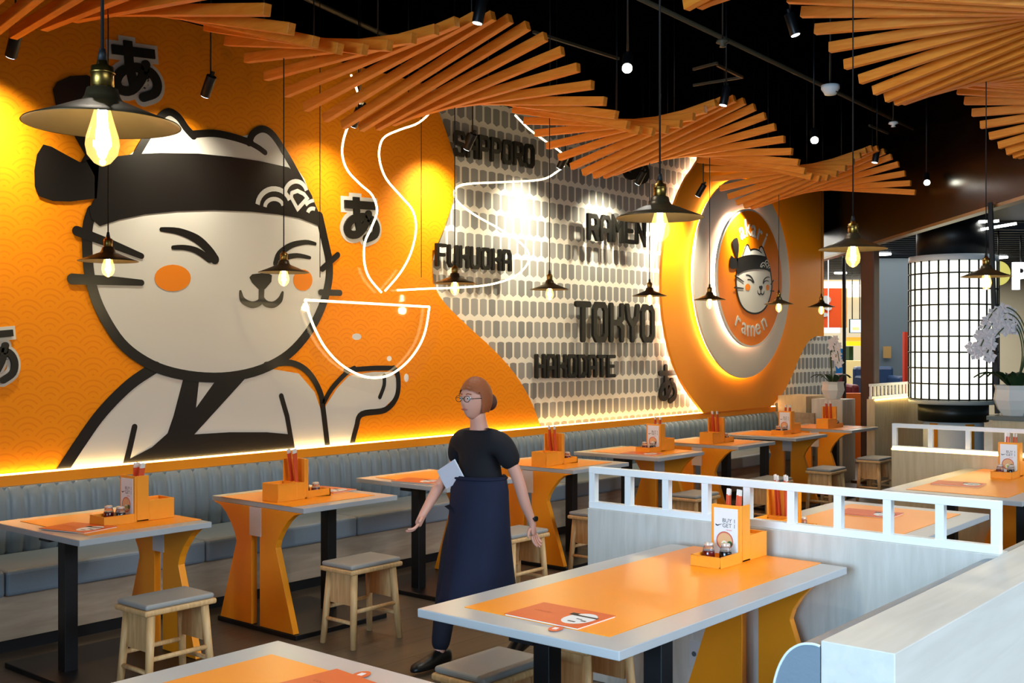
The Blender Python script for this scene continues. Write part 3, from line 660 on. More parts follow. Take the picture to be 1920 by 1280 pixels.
def back(x0, x1, t):
    pr = [(1.297,0.44)]+[(p.x, p.y) for p in spline([(1.45,0.44),(1.447,0.60),(1.43,0.72),(1.40,0.79),(1.36,0.826),(1.32,0.836),(1.297,0.834)], 4)]
    m = MB(); m.prism([(x0, y, z) for y, z in pr], (x1-x0, 0, 0)); o = m.build('backrest', M_CUSH, t, bevel=0.012, seg=3)
    MB().tube([(x0-0.001, y, z) for y, z in pr[1:]], 0.004, 6).build('piping', mat('piping_white', (214,226,236), 0.4), o)
    MB().box(x0, 1.30, 0.30, x1, 1.83, 0.438).build('seat_cushion', M_CUSH, t, bevel=0.02, seg=3)
    MB().box(x0, 1.30, 0.0, x1, 1.80, 0.30).build('base', M_BENCHW, t)
back(2.86, 4.46, t)
t = empty('booth_bench', (0,0,0), 0, 'booth bench beyond the front partition, mostly hidden', 'bench', 'booth benches'); back(4.62, 8.45, t)
t = empty('power_socket', (4.4695, 2.62, 0.235), 0, 'white power socket on the partition under the foreground table', 'socket')
MB().box(-0.008,-0.045,-0.06,0.0,0.045,0.06).build('plate', M_WHP, t, bevel=0.002)
for k in (-1,1): MB().cyl((-0.0095,k*0.018,0),(-0.008,k*0.018,0),0.012,n=14).build('outlet', mat('socket_grey',(90,96,104),0.5), t)

# ================================================================ pendant lamps
def pendant_proto():
    t = empty('pendant_lamp', (0,0,0), 0, '', 'lamp')       # origin at the shade rim
    cone = [(0.0165,0.075),(0.030,0.070),(0.034,0.055),(0.040,0.045),(0.062,0.036),(0.105,0.018),(0.150,0.001),(0.152,-0.002),(0.149,-0.001),(0.104,0.014),(0.060,0.031),(0.036,0.040),(0.020,0.045)]
    MB().lathe(cone, n=48).build('shade', M_SHADE, t)
    sk = MB().lathe([(0,0.126),(0.010,0.126),(0.012,0.118),(0.022,0.114),(0.0225,0.076),(0.018,0.072),(0,0.072)], n=24).build('socket', M_BRASS, t)
    MB().lathe([(0.0235,0.104),(0.025,0.102),(0.0235,0.100)], n=24).build('socket_ring', M_BRASS, sk)
    MB().cyl((0,0,0.126),(0,0,0.150),0.010,0.006,12).build('strain_relief', M_CORD, t)
    MB().cyl((0,0,0.150),(0,0,2.298),0.0035,n=8).build('cord', M_CORD, t)
    b = MB().lathe([(0.012,0.050),(0.014,0.035),(0.022,0.005),(0.031,-0.025),(0.033,-0.042),(0.029,-0.062),(0.016,-0.078),(0.004,-0.084),(0,-0.085)], n=24).build('bulb', M_BULBG, t)
    f = MB()
    for k in range(6):
        a = 2*pi*k/6; f.tube([(0.006*cos(a),0.006*sin(a),0.028),(0.011*cos(a+.3),0.011*sin(a+.3),-0.050)], 0.0036, 6)
    f.cyl((0,0,0.05),(0,0,-0.03),0.007,0.005,8); f.build('filament', M_FIL, b)
    return t
def bulb_glass():
    m = bpy.data.materials.new('bulb_glass'); m.use_nodes = True; nt = m.node_tree; nt.nodes.remove(nt.nodes['Principled BSDF'])
    o = nt.nodes['Material Output']; tr = nt.nodes.new('ShaderNodeBsdfTransparent'); em = nt.nodes.new('ShaderNodeEmission'); gl = nt.nodes.new('ShaderNodeBsdfGlossy')
    em.inputs[0].default_value = lin((255, 205, 110))+(1,); em.inputs[1].default_value = 0.55; gl.inputs['Roughness'].default_value = 0.1
    a = nt.nodes.new('ShaderNodeAddShader'); mx = nt.nodes.new('ShaderNodeMixShader'); mx.inputs[0].default_value = 0.08
    nt.links.new(tr.outputs[0], mx.inputs[1]); nt.links.new(gl.outputs[0], mx.inputs[2]); nt.links.new(mx.outputs[0], a.inputs[0]); nt.links.new(em.outputs[0], a.inputs[1]); nt.links.new(a.outputs[0], o.inputs[0])
    return m
M_BULBG = bulb_glass()
pn, upn = pendant_proto(), [False]
PL = [((3.07,5.30),'pendant lamp hanging over the cat\'s left whiskers'), ((4.21,5.30),'pendant lamp hanging in front of the cat\'s nose and right cheek'),
 ((5.71,5.30),'pendant lamp hanging just below the FUKUOKA lettering'), ((6.79,5.30),'pendant lamp between FUKUOKA and TOKYO'), ((8.21,5.30),'pendant lamp over the last letter of TOKYO'),
 ((9.25,5.30),'pendant lamp at the left side of the round sign'), ((10.68,5.30),'pendant lamp at the right side of the round sign'), ((11.72,5.30),'small pendant lamp in front of the orange banner'),
 ((1.175,2.05),'large nearest pendant lamp at the upper left'), ((3.256,2.06),'large pendant lamp between RAMEN and the round sign'), ((4.87,2.05),'pendant lamp left of the brown column top'), ((7.30,2.20),'pendant lamp in front of the glowing lantern')]
for i, ((x, y), lb) in enumerate(PL):
    z = 2.095; o = place(pn, upn, (x, y, z), 0, 'bronze '+lb, 'bronze pendant lamps')
    l = bpy.data.lights.new('pendant_light', 'POINT'); l.energy = 5 if y > 3 else 7; l.color = (1.0, 0.76, 0.36); l.shadow_soft_size = 0.03
    lo = bpy.data.objects.new('pendant_light', l); lo.location = (x, y, z-0.13); C.objects.link(lo)

# ================================================================ slatted ceiling ribbons
def ribbon(Yc, X0, k0, k1, label, N=17.5, sp_=0.160, A=0.311, ph=1.472, L=1.50, zc=3.366, B=0.035, ph2=-1.94):
    t = empty('slat_canopy', (X0, Yc, zc), 0, label, 'ceiling canopy', 'twisting slat canopies')
    for k in range(k0, k1+1):
        th = A*sin(2*pi*k/N+ph); x = sp_*k
        ps = B*sin(2*pi*k/N+ph2); dx = L/2*cos(th)*sin(ps)
        a = Vector((x-dx, -L/2*cos(th)*cos(ps), L/2*sin(th))); b = Vector((x+dx, L/2*cos(th)*cos(ps), -L/2*sin(th)))
        MB().beam(a, b, 0.044, 0.057).build('slat', M_SLAT, t, bevel=0.002, seg=1)
    for yy in (-0.28, 0.28):
        for k in range(k0, k1+1, 5):
            th = A*sin(2*pi*k/N+ph); z = -yy*math.tan(th)+0.03; MB().cyl((sp_*k, yy, z), (sp_*k, yy, 4.4-zc), 0.004, n=6).build('hanging_wire', M_BLK, t)
    r = MB(); pts = [(sp_*k, 0, 0.045) for k in range(k0, k1+1)]; r.tube(pts, 0.012, 6); r.build('spine_rail', M_BLK, t)
ribbon(4.935, 5.01, -24, 41, 'twisting canopy of orange wooden slats above the bench tables')
ribbon(1.934, 5.589, -8, 34, 'twisting canopy of orange wooden slats at the upper right', N=16.557, sp_=0.159, A=0.213, ph=-1.16, zc=3.362, B=0.165, ph2=-1.277)

# ================================================================ spot lamps
def spot_proto():
    t = MB().cyl((0,0,0.02),(0,0,-0.12),0.032,0.032,18).build('canister', M_BLK, None, bevel=0.002)
    MB().cyl((0,0,-0.1205),(0,0,-0.1225),0.027,0.027,18).build('lens', M_LENSB, t)
    MB().beam((0,0,0.05),(0,0,0.02),0.02,0.012,up=(0,1,0)).build('yoke', M_BLK, t)
    return t
sq, usq = spot_proto(), [False]
def spotlamp(loc, target, label, power, col, ang=55, stem=True, bright=False, blend=0.7):
    d = Vector(target)-Vector(loc); q = d.to_track_quat('-Z', 'Y')
    t = empty('ceiling_spotlight', loc, 0, label, 'spotlight', 'ceiling spotlights')
    h = sq if not usq[0] else copy_tree(sq); usq[0] = True; h.parent = t; h.rotation_euler = q.to_euler()
    MB().cyl((0,0,0.02),(0,0,4.4-loc[2]),0.006,n=8).build('stem', M_BLK, t)
    lp = Vector(loc)+d.normalized()*0.13
    spot('spot_beam', lp, target, power, col, ang, blend)
    if bright:
        lp -= Vector(loc); MB().cyl(lp-d.normalized()*0.005, lp+d.normalized()*0.004, 0.029, n=18).build('lit_glass', M_LAMPW, t)
WARM = (1.0, 0.87, 0.60)
for i, (X, pw_, lb) in enumerate(((5.4, 55, 'black spotlight behind the slats above the rising steam lines'), (2.9, 130, 'black spotlight at the far upper left aimed at the wall'), (4.15, 80, 'black spotlight hanging above the cat\'s ears'), (6.62, 115, 'black spotlight above the SAPPORO lettering'),
    (7.85, 170, 'black spotlight behind the slats above FUKUOKA'), (9.10, 110, 'black spotlight behind the slats above RAMEN'), (10.25, 190, 'black spotlight left of the round sign top'), (11.5, 190, 'black spotlight right of the round sign top'))):
    spotlamp((X, 5.95, 3.34), (X+0.05, 6.5, 2.6), lb, pw_*0.8, WARM, 105, blend=1.0)
for X, Y, tx, ty, lb in ((5.48,3.69,3.4,2.4,'bright spotlight shining toward the camera above the nearer slats'), (8.33,3.83,6.0,2.6,'bright spotlight shining toward the camera in the middle of the ceiling'), (11.2,3.95,8.6,2.9,'bright spotlight shining toward the camera near the dark fascia')):
    spotlamp((X, Y, 3.36), (tx, ty, 1.2), lb, 60, (1.0, 0.95, 0.85), 80, bright=True)
for X, Y, lb in ((4.66,4.12,'spotlight with cool lens at the crest of the first slat fan'), (7.42,4.11,'spotlight with cool lens at the crest of the second slat fan'), (10.68,4.25,'spotlight with cool lens at the crest of the third slat fan')):
    spotlamp((X, Y, 3.58), (X-0.35, Y+0.35, 1.2), lb, 70, (1.0, 0.95, 0.88), 80)
for X in (1.6, 3.0, 4.6, 6.4):   # added lamps, unseen above the frame, to light the booth tables
    spotlamp((X, 3.1, 3.7), (X+0.3, 2.3, 0.75), 'added unseen spotlight over the booth row, above the photo, %s' % {1.6:'nearest', 3.0:'second nearest', 4.6:'third nearest', 6.4:'fourth nearest'}[X], 45, (1.0, 0.93, 0.82), 75)
# ================================================================ glowing line art in front of the wall
YN = 6.08
def up(pts, Y=YN): return [unproj(x, y, Y=Y) for x, y in pts]
t = empty('neon_bowl', (0,0,0), 0, 'glowing half-round bowl outline hanging over the cat\'s paw', 'neon light')
arcp = [(572,562),(580,590),(592,620),(610,652),(638,682),(672,702),(702,708),(732,702),(762,680),(785,650),(798,618),(805,575)]
MB().tube(spline(up(arcp), 4), 0.008, 8).build('tube', M_NEON, t); MB().tube(up([(572,562),(805,575)]), 0.008, 8).build('tube', M_NEON, t)
n1 = [(658,140),(668,165),(675,190),(672,208),(655,232),(644,262),(642,292),(652,320),(675,345),(698,366),(707,395),(697,425),(684,455),(683,490),(692,520),(715,548)]
n2 = [(820,172),(810,205),(785,230),(750,243),(722,256),(712,275),(712,302),(724,335),(752,368),(774,395),(780,430),(770,475),(750,512),(722,545)]
n3 = [(745,544),(800,541),(860,539),(920,533),(965,518),(988,496),(991,474),(972,452),(935,428),(892,404),(862,382),(852,365),(858,350),(885,344),(950,341),(1012,337),(1040,325),(1064,302),(1050,284),(1022,264),(992,242),(966,216)]
for i, (pts, lb) in enumerate(((n1, 'glowing steam line rising at the left above the bowl'), (n2, 'glowing steam line rising at the right above the bowl'), (n3, 'long glowing noodle line looping across the FUKUOKA lettering'))):
    t = empty('neon_line', (0,0,0), 0, lb, 'neon light', 'glowing lines above the bowl')
    MB().tube(spline(up(pts), 4), 0.0075, 8).build('tube', M_NEON, t)
for (x, y), lb in (((676,207), 'small black clamp of the left steam line'), ((1064,302), 'small black clamp of the noodle line')):
    p = unproj(x, y, Y=YN-0.02); o = MB().beam(p+Vector((-0.02,0,-0.05)), p+Vector((0.04,0,0.05)), 0.05, 0.05).build('tube_clamp', M_BLK, None, bevel=0.004); tag(o, lb, 'clamp', 'line clamps')
    MB().cyl(p, (p.x, p.y, 4.4), 0.003, n=6).build('wire', M_BLK, o)
M_AC = bpy.data.materials.new('clear_acrylic'); M_AC.use_nodes = True
_n = M_AC.node_tree; _n.nodes.remove(_n.nodes['Principled BSDF']); _t = _n.nodes.new('ShaderNodeBsdfTransparent'); _g = _n.nodes.new('ShaderNodeBsdfGlossy'); _g.inputs['Roughness'].default_value = 0.05; _f = _n.nodes.new('ShaderNodeFresnel'); _f.inputs[0].default_value = 1.5; _m = _n.nodes.new('ShaderNodeMixShader')
_t.inputs[0].default_value = (1, 1, 1, 1)
_m.inputs[0].default_value = 0.02; _n.links.new(_t.outputs[0], _m.inputs[1]); _n.links.new(_g.outputs[0], _m.inputs[2]); _n.links.new(_m.outputs[0], _n.nodes['Material Output'].inputs[0])
t = empty('acrylic_backing', (0,0,0), 0, 'clear acrylic sheet with small white stickers behind the glowing bowl', 'acrylic sheet')
ac = [(640,500),(742,505),(800,520),(824,585),(818,640),(795,690),(760,725),(700,738),(640,722),(596,690),(568,640),(560,585),(585,530)]
p = [(v.x, v.z) for v in up(ac, YN+0.04)]
WP(YN+0.03, 0.008).poly(p).build('sheet', M_AC, t, bevel=0.001)
for x, y, rx, rz in ((669,631,0.045,0.024),(730,672,0.024,0.02),(762,708,0.024,0.032)):
    v = unproj(x, y, Y=YN+0.025); WP(v.y, 0.002).poly([(v.x+rx*cos(2*pi*i/18), v.z+rz*sin(2*pi*i/18)) for i in range(18)]).build('sticker', mat('sticker_white', (236,240,250), 0.5, emis=None), t)
for x in (600, 790):
    v = unproj(x, 520, Y=YN+0.035); MB().cyl(v, (v.x, v.y, 4.4), 0.003, n=6).build('hanging_wire', M_BLK, t)

# ================================================================ ceiling services
def thing1(o, lb, cat_, g=None): return tag(o, lb, cat_, g)
M_SM = mat('detector_white', (214,222,226), 0.5)
t = empty('smoke_detector', unproj(1557, 168, d=7.6), 0, 'white smoke detector below the long ceiling pipe', 'smoke detector')
MB().lathe([(0,0.03),(0.062,0.03),(0.062,0.005),(0.045,-0.02),(0.038,-0.035),(0,-0.038)], n=24).build('body', M_SM, t)
m = MB(); [m.box(-0.012+0.010*k, -0.047, -0.024, -0.007+0.010*k, -0.036, -0.008) for k in range(3)]; m.build('vents', M_BLK, t); MB().cyl((0,0,0.03),(0,0,4.4-t.location.z),0.008,n=8).build('stem', M_BLK, t)
for (x, y, d), lb in (((1675,232,9.2), 'pale sprinkler fitting further along the ceiling pipe'), ((1355,80,6.6), 'small pipe clip with screw at the top of the photo')):
    v = unproj(x, y, d=d); t = empty('pipe_fitting', v, 0, lb, 'pipe fitting', 'fittings on the ceiling pipe'); MB().lathe([(0,0.02),(0.035,0.015),(0.04,0),(0.012,-0.012),(0.02,-0.025),(0,-0.028)], n=16).build('body', M_SM if x > 1500 else M_PIPE, t); MB().cyl((0,0,0.02),(0,0,4.4-v.z),0.005,n=6).build('rod', M_BLK, t)
pipe = MB(); zp = 3.98
a = unproj(1100, -50, Z=zp); b = unproj(1830, 297, Z=zp); pipe.cyl(a, b, 0.018, n=10); thing1(pipe.build('ceiling_pipe', M_PIPE), 'long thin olive pipe running across the black ceiling', 'pipe', 'ceiling pipes')
a = unproj(560, -10, Z=4.15); b = unproj(735, 72, Z=4.15); a2 = a-(b-a)*3; b2 = b+(b-a)*2
thing1(MB().cyl(a2, b2, 0.02, n=10).build('ceiling_pipe', M_PIPE), 'olive pipe above the first slat fan at the top left', 'pipe', 'ceiling pipes')
for (p0, p1), cl in ((((1300,160),(1390,145)), 'cable piece under the black ceiling, just above the second slat crest'), (((1300,130),(1345,118)), 'short cable piece highest above the second slat crest'), (((1345,122),(1392,145)), 'slanting cable piece above the second slat crest'), (((1000,60),(1160,110)), 'long faint cable left of the brightest ceiling spotlight'), (((1630,235),(1665,250)), 'short cable piece right of the middle bright spotlight'), (((1655,280),(1700,295)), 'cable piece beside the third slat crest')):
    tr = MB().beam(unproj(*p0, Z=3.9), unproj(*p1, Z=3.9), 0.02, 0.02); thing1(tr.build('ceiling_cable', M_PIPE), cl, 'cable', 'ceiling cable pieces')

# ================================================================ far end of the dining area
M_BROWN = mat('brown_steel', (74, 44, 26), 0.45, noise=0.15, nscale=6)
t = empty('steel_column', (13.15, 5.32, 0), 0, 'dark brown steel column at the end of the dining area', 'column')
MB().box(-0.085,-0.085,0,0.085,0.085,2.9).build('shaft', M_BROWN, t, bevel=0.01); MB().box(-0.17,-0.17,0,0.17,0.17,0.03).build('foot_plate', M_BROWN, t)
for x, y0, y1, d, lb in ((1583, 400, 745, 15.6, 'thin black glazing post behind the farthest bench table'), (1862, 380, 775, 9.75, 'thin black glazing post beside the glowing lantern')):
    a, b = unproj(x-5 if x > 1800 else x, y0, d=d), unproj(x+8 if x > 1800 else x, y1, d=d)
    if x < 1800: a.z = 2.9; b.z = 0
    tag(MB().beam(b, a, 0.035, 0.035, up=(1,0,0)).build('trim_%d' % (3 if x < 1800 else 4), M_BLK), lb, None, None, 'structure')
# lantern
L0 = unproj(1787, 620, d=13.4); r = 0.495
t = empty('paper_lantern', (L0.x, L0.y, 0), 0, 'tall glowing cylindrical lantern column with a black grid', 'lantern')
z0, z1 = CH+(650-748)/FPX*13.4, CH+(650-492)/FPX*13.4
MB().lathe([(r,z0),(r,z1)], n=64).build('lit_screen', mat('lantern_glow', (250,250,235), 0.5, emis=(250, 250, 226), es=1.15), t)
MB().lathe([(0,z1+0.07),(r+0.01,z1+0.07),(r+0.015,z1),(r,z1-0.01)], n=64).build('top_rim', M_WHL, t)
MB().lathe([(0,z0-0.05),(r+0.01,z0-0.05),(r+0.015,z0-0.005),(r,z0)], n=64).build('bottom_rim', mat('rim_grey', (190,196,190), 0.4), t)
nb = 28
for i in range(nb):
    a = 2*pi*i/nb; c = Vector(((r+0.012)*cos(a),(r+0.012)*sin(a),0)); MB().cyl((c.x,c.y,z0),(c.x,c.y,z1),0.011,n=6).build('grid_bar', M_BLK, t)
for j in range(9):
    zz = z0+0.01+(z1-z0-0.16)*j/8; MB().tube([((r+0.014)*cos(2*pi*i/48),(r+0.014)*sin(2*pi*i/48),zz) for i in range(48)], 0.010, 6, closed=True).build('grid_hoop', M_BLK, t)
MB().cyl((0,0,z1+0.07),(0,0,3.225),0.42,n=48).build('top_drum', M_BLK, t)
MB().cyl((0,0,z0-0.26),(0,0,z0-0.05),0.40,n=48).build('base_drum', mat('dark_green_black', (24,28,22), 0.4), t)
MB().cyl((0,0,0),(0,0,z0-0.26),0.34,n=40).build('pedestal', M_WHL, t)
m = MB()
for k in range(10):
    if k % 2: continue
    a0, a1 = 2*pi*k/10+2.6, 2*pi*(k+0.55)/10+2.6
    n = 6; m.add([((0.346)*cos(a0+(a1-a0)*i/n),(0.346)*sin(a0+(a1-a0)*i/n),z) for z in (0.02, z0-0.28) for i in range(n+1)], [(i,i+1,n+2+i,n+1+i) for i in range(n)])
m.build('orange_stripe', M_OR, t, recalc=False)
# round yellow sign and the lit letter beyond
v = unproj(1872, 512, d=15.5); t = empty('round_wall_sign', v, 0, 'small yellow round sign behind the lantern', 'sign')
MB().cyl(RZ @ Vector((0,0,0)), RZ @ Vector((0.06,0,0)), 0.17, n=32).build('disc', mat('yellow_sign', (226,220,120), 0.5, emis=(236,228,120), es=0.5), t)
MB().cyl((0,0,0.15),(0,0,3.36-v.z),0.01,n=6).build('rod', M_BLK, t)
v = unproj(1914, 520, d=16); t = empty('lit_letter', v, 0, 'white lit letter P at the right edge', 'sign')
Mx = RZ @ Matrix(((0,0,-1,0),(-1,0,0,0),(0,1,0,0),(0,0,0,1)))
textmesh('letter_face', 'P', 0.52, mat('sign_white', (250,252,255), 0.4, emis=(240,246,255), es=2.0), Mx, t, extrude=0.03, offset=0.02)
MB().cyl((0,0,0.18),(0,0,3.36-v.z),0.01,n=6).build('rod', M_BLK, t)
# partitions with railing left of the lantern
o = MB().box(12.8, 5.12, 0, 14.55, 5.22, 1.03).build('wood_partition', M_OAK, None, bevel=0.004); tag(o, 'honey wood partition left of the lantern', 'partition')
t = empty('white_railing', (13.67, 5.17, 1.03), 0, 'small white railing glowing left of the lantern', 'railing')
MB().box(-0.88,-0.02,0,0.9,0.02,0.03).build('bottom_rail', M_WHL, t); MB().box(-0.88,-0.02,0.15,0.9,0.02,0.18).build('top_rail', M_WHL, t)
for i in range(16): MB().box(-0.88+0.117*i,-0.012,0.03,-0.855+0.117*i,0.012,0.15).build('post', M_WHL, t)
MB().box(-0.88,-0.06,-0.012,0.9,-0.051,0.0).build('light_strip', M_LED, t)
# cabinets after the bench
o = MB().box(12.83, 6.0, 0, 13.42, 6.38, 1.04).build('wood_cabinet', M_OAK, None, bevel=0.004); tag(o, 'honey wood end cabinet after the long bench', 'cabinet')
t = empty('wood_cabinet', (13.03, 5.74, 0), 0, 'pale wood cabinet carrying the left orchid', 'cabinet')
MB().box(-0.18,-0.2,0,0.2,0.2,1.01).build('body', M_WALLW, t, bevel=0.004); MB().box(-0.186,-0.18,0.60,-0.181,0.18,0.61).build('drawer_gap', M_BLK, t); MB().box(-0.16,-0.206,0.60,0.18,-0.201,0.61).build('drawer_gap', M_BLK, t)
# counter right with orchid
t = empty('side_counter', (10.05, 2.38, 0), 0, 'wooden counter with grey top at the right edge', 'counter')
MB().box(-0.22,-0.6,0,0.25,0.53,1.03).build('body', M_OAK, t, bevel=0.004); MB().box(-0.26,-0.62,1.03,0.28,0.57,1.065).build('counter_top', mat('grey_top', (112,114,106), 0.4), t, bevel=0.003)
def orchid(loc, s, label, seed, leftish=1, stems=3, yk=1, hk=1):
    R = random.Random(seed); t = empty('potted_orchid', loc, 0, label, 'plant', 'potted orchids'); t.scale = (s, s, s)
    n = 8; pr = [(0.10,0),(0.135,0.05),(0.165,0.12),(0.15,0.20),(0.16,0.235),(0.145,0.235),(0.13,0.19),(0,0.19)]
    MB().lathe(pr, n=n, smooth=False).build('pot', mat('white_ceramic', (222,222,216), 0.35), t)
    lf = MB()
    for k in range(9):
        a = 2*pi*k/9+R.random()*0.4; L = 0.20+0.08*R.random(); pts = []
        for j in range(7):
            u = j/6; pts.append((Vector((cos(a)*(0.03+L*u), sin(a)*(0.03+L*u), 0.20+0.13*sin(u*2.4))), 0.034*sin(pi*min(0.97, u+0.08))+0.002))
        side = Vector((-sin(a), cos(a), 0)); vs = []
        for p_, w_ in pts: vs += [p_-side*w_+Vector((0,0,0.008)), p_-Vector((0,0,0.004)), p_+side*w_+Vector((0,0,0.008))]
        lf.add(vs, [(3*i+q, 3*i+3+q, 3*i+4+q, 3*i+1+q) for i in range(6) for q in (0,1)], True)
    lf.build('leaves', mat('orchid_leaf', (34,62,34), 0.4), t, recalc=False)
    for q in range(stems):
        a0 = R.uniform(-0.5, 0.5); sx = -0.30*leftish*(0.8+0.4*R.random()); H = (0.62+0.06*q)*hk
        pts = [Vector((0.02*q,0.01*q,0.2)), Vector((0.05*leftish, -(0.06+0.02*q)*yk, 0.2+H*0.5)), Vector((0.0, -0.03*yk, 0.2+H*0.9)), Vector((sx*0.4, (0.06+0.03*q)*yk, 0.2+H*1.0)), Vector((sx*0.8, (0.18+0.03*q)*yk, 0.2+H*0.78)), Vector((sx, (0.25+0.04*q)*yk, 0.2+H*0.5))]
        sp2 = spline(pts, 6); st_ = MB().tube(sp2, 0.005, 6).build('stem', mat('orchid_stem', (70,84,40), 0.5), t)
        for bi in range(9):
            c = sp2[-1-int(bi*2.0)]+Vector((R.uniform(-.03,.03), R.uniform(-.03,.03), R.uniform(-.03,.01))); b = MB(); fa_ = R.uniform(0, 2*pi); nrm = Vector((-0.8, -0.6, 0.1)).normalized(); uu = nrm.cross(Vector((0,0,1))).normalized(); vv = uu.cross(nrm)
            for k in range(5):
                a = fa_+2*pi*k/5; dd = uu*cos(a)+vv*sin(a); ss = nrm.cross(dd); cc = c+dd*0.03
                b.add([c, cc+ss*0.02, cc+dd*0.022+nrm*0.006, cc-ss*0.02], [(0,1,2,3)])
            b.ball(c+nrm*0.006, 0.008, 8, 5)
            b.build('blossom', mat('orchid_petal', (240,228,226), 0.6), st_, recalc=False)
    return t
orchid((13.03, 5.74, 1.01), 0.9, 'potted white orchid on the pale cabinet after the bench', 3, 0.5, 3, -0.5, 0.85)
orchid((10.02, 2.78, 1.065), 1.1, 'large potted white orchid in a faceted pot at the right edge', 5, 0.35, 4, 0.75, 0.80)
# ================================================================ the hall beyond
def ptag(o, lb, cat_, g=None): return tag(o, lb, cat_, g)
t = empty('hanging_banner', (0,0,0), 0, 'orange banner with white motif behind the farthest pendant', 'banner')
pb(1525, 540, 1577, 614, 18, 0.03).build('banner_cloth', mat('banner_orange', (238,84,16), 0.6), t); pb(1577.5, 540, 1588, 614, 18, 0.03).build('banner_edge', mat('banner_gold', (244,150,40), 0.6), t)
m = MB(); 
for (x, y, rx, ry) in ((1548,562,10,8),(1541,572,8,9),(1553,577,7,5),(1545,590,9,4)):
    c = unproj(x, y, d=17.97); m.prism([tuple(c+RZ @ Vector((0, -rx*18/FPX*cos(2*pi*i/14), ry*18/FPX*sin(2*pi*i/14)))) for i in range(14)], RZ @ Vector((0.01,0,0)))
m.build('motif', M_WHP, t)
for x in (1535, 1580): v = unproj(x, 540, d=18.01); MB().cyl(v, (v.x, v.y, 3.36), 0.008, n=6).build('hanging_rod', M_BLK, t)
for x0, x1, g_, lb in ((1594,1616,0,'lit menu screen left of the brown column, above the yellow counter'), (1630,1644,1,'lit menu screen just right of the brown column')):
    t = empty('menu_screen', (0,0,0), 0, lb, 'screen', 'lit menu screens'); pb(x0, 598, x1, 624, 24, 0.08).build('bezel', M_BLK, t)
    pb(x0+1, 599, x1-1, 623, 23.97, 0.02).build('display', mat('screen_blue', (190,226,244), 0.3, emis=(176,220,244), es=1.1), t)
    pb(x0+4, 613, x1-5, 619, 23.94, 0.02).build('display_picture', mat('screen_green', (170,206,120), 0.3, emis=(170,210,120), es=0.8), t)
    for xx in (x0+4, x1-4): v = unproj(xx, 598, d=24.04); MB().cyl(v, (v.x, v.y, 3.36), 0.012, n=6).build('bracket_rod', M_BLK, t)
t = empty('food_stall', (0,0,0), 0, 'cream food stall counter with yellow and orange bands in the hall', 'food stall')
o = pb(1592, 632, 1645, 639, 24.6, 0.3).build('sign_band', mat('band_orange', (226,150,50), 0.5, emis=(226,150,50), es=0.3), t)
o = pb(1592, 639.5, 1645, 648, 24.5, 0.4).build('sign_band', mat('band_yellow', (236,200,20), 0.5, emis=(230,190,10), es=0.4), t)
o = pb(1628, 649, 1645, 672, 25, 0.3).build('back_panel', mat('dark_green', (24,60,28), 0.5), t)
o = pb(1592, 649, 1600, 676, 25, 0.3).build('back_panel', mat('dark_green', (24,60,28), 0.5), t)
o = pb(1560, 676, 1645, 792, 23.5, 0.6).build('counter', mat('stall_cream', (222,200,140), 0.5), t)
v = unproj(1553, 614, d=17.65); o = MB().cyl(v, (v.x, v.y, 3.36), 0.008, n=6); o.add(*(lambda q: (q.v, q.f))(pb(1533, 614, 1575, 624, 17.6, 0.1))); o = o.build('light_box', mat('lightbox_white', (236,240,250), 0.5, emis=(220,230,255), es=0.8)); ptag(o, 'pale light box under the orange banner', 'light box'); o['kind'] = 'thing'
v = unproj(1540, 612, d=17.22); o = MB().cyl(v, (v.x, v.y, 3.36), 0.006, n=6); o.add(*(lambda q: (q.v, q.f))(pb(1534, 612, 1545, 632, 17.2, 0.05))); o = o.build('yellow_tag', mat('tag_yellow', (250,226,20), 0.5)); ptag(o, 'small bright yellow sign under the orange banner', 'sign')
v = unproj(1558, 700, d=19); t = empty('blue_figure', (v.x, v.y, 0), 0, 'blue fluted stand in the hall behind the orchid', 'display stand')
MB().lathe([(0.20,0),(0.20,0.6),(0.16,0.95),(0.19,1.20),(0.24,1.62),(0.20,1.62),(0,1.45)], n=12, smooth=False).build('body', mat('stand_blue', (20,110,180), 0.45), t)
o = pb(1696, 622, 1712, 842, 17.5, 0.1).build('red_poster_stand', mat('poster_red', (190,50,24), 0.5)); ptag(o, 'red poster stand at the left edge of the lantern', 'poster')
o = pb(1657, 649, 1671, 671, 19.9, 0.03).build('notice_frame', mat('notice_brown', (150,120,70), 0.5)); ptag(o, 'small brown notice on the blue-grey column', 'notice')
# dark blue sofas and red seat
def sofa(x0, x1, y0, y1, d, m_, lb, depth=0.8):
    l0, l1 = (x0-960)/FPX*d, (x1-960)/FPX*d; zt = CH+(650-y0)/FPX*d
    t = empty('hall_sofa', (0,0,0), 0, lb, 'sofa', 'sofas in the hall')
    MB().box(d+depth-0.2, -l1, 0.05, d+depth, -l0, zt, RZ).build('backrest', m_, t, bevel=0.05); MB().box(d, -l1, 0.05, d+depth-0.2, -l0, zt-0.35, RZ).build('seat', m_, t, bevel=0.04)
    MB().box(d, -l0-0.12, 0.05, d+depth-0.1, -l0, zt-0.15, RZ).build('arm', m_, t, bevel=0.04); MB().box(d, -l1, 0.05, d+depth-0.1, -l1+0.12, zt-0.15, RZ).build('arm', m_, t, bevel=0.04)
    MB().box(d+0.05, -l1+0.05, 0, d+depth-0.05, -l0-0.05, 0.05, RZ).build('base', M_BLK, t)
sofa(1625, 1700, 688, 740, 18.4, mat('navy_leather', (40,62,96), 0.3), 'dark blue leather sofa below the blue-grey column')
sofa(1566, 1612, 702, 745, 16.6, mat('wine_leather', (104,24,30), 0.45), 'wine red seat between the left orchid and the brown column')
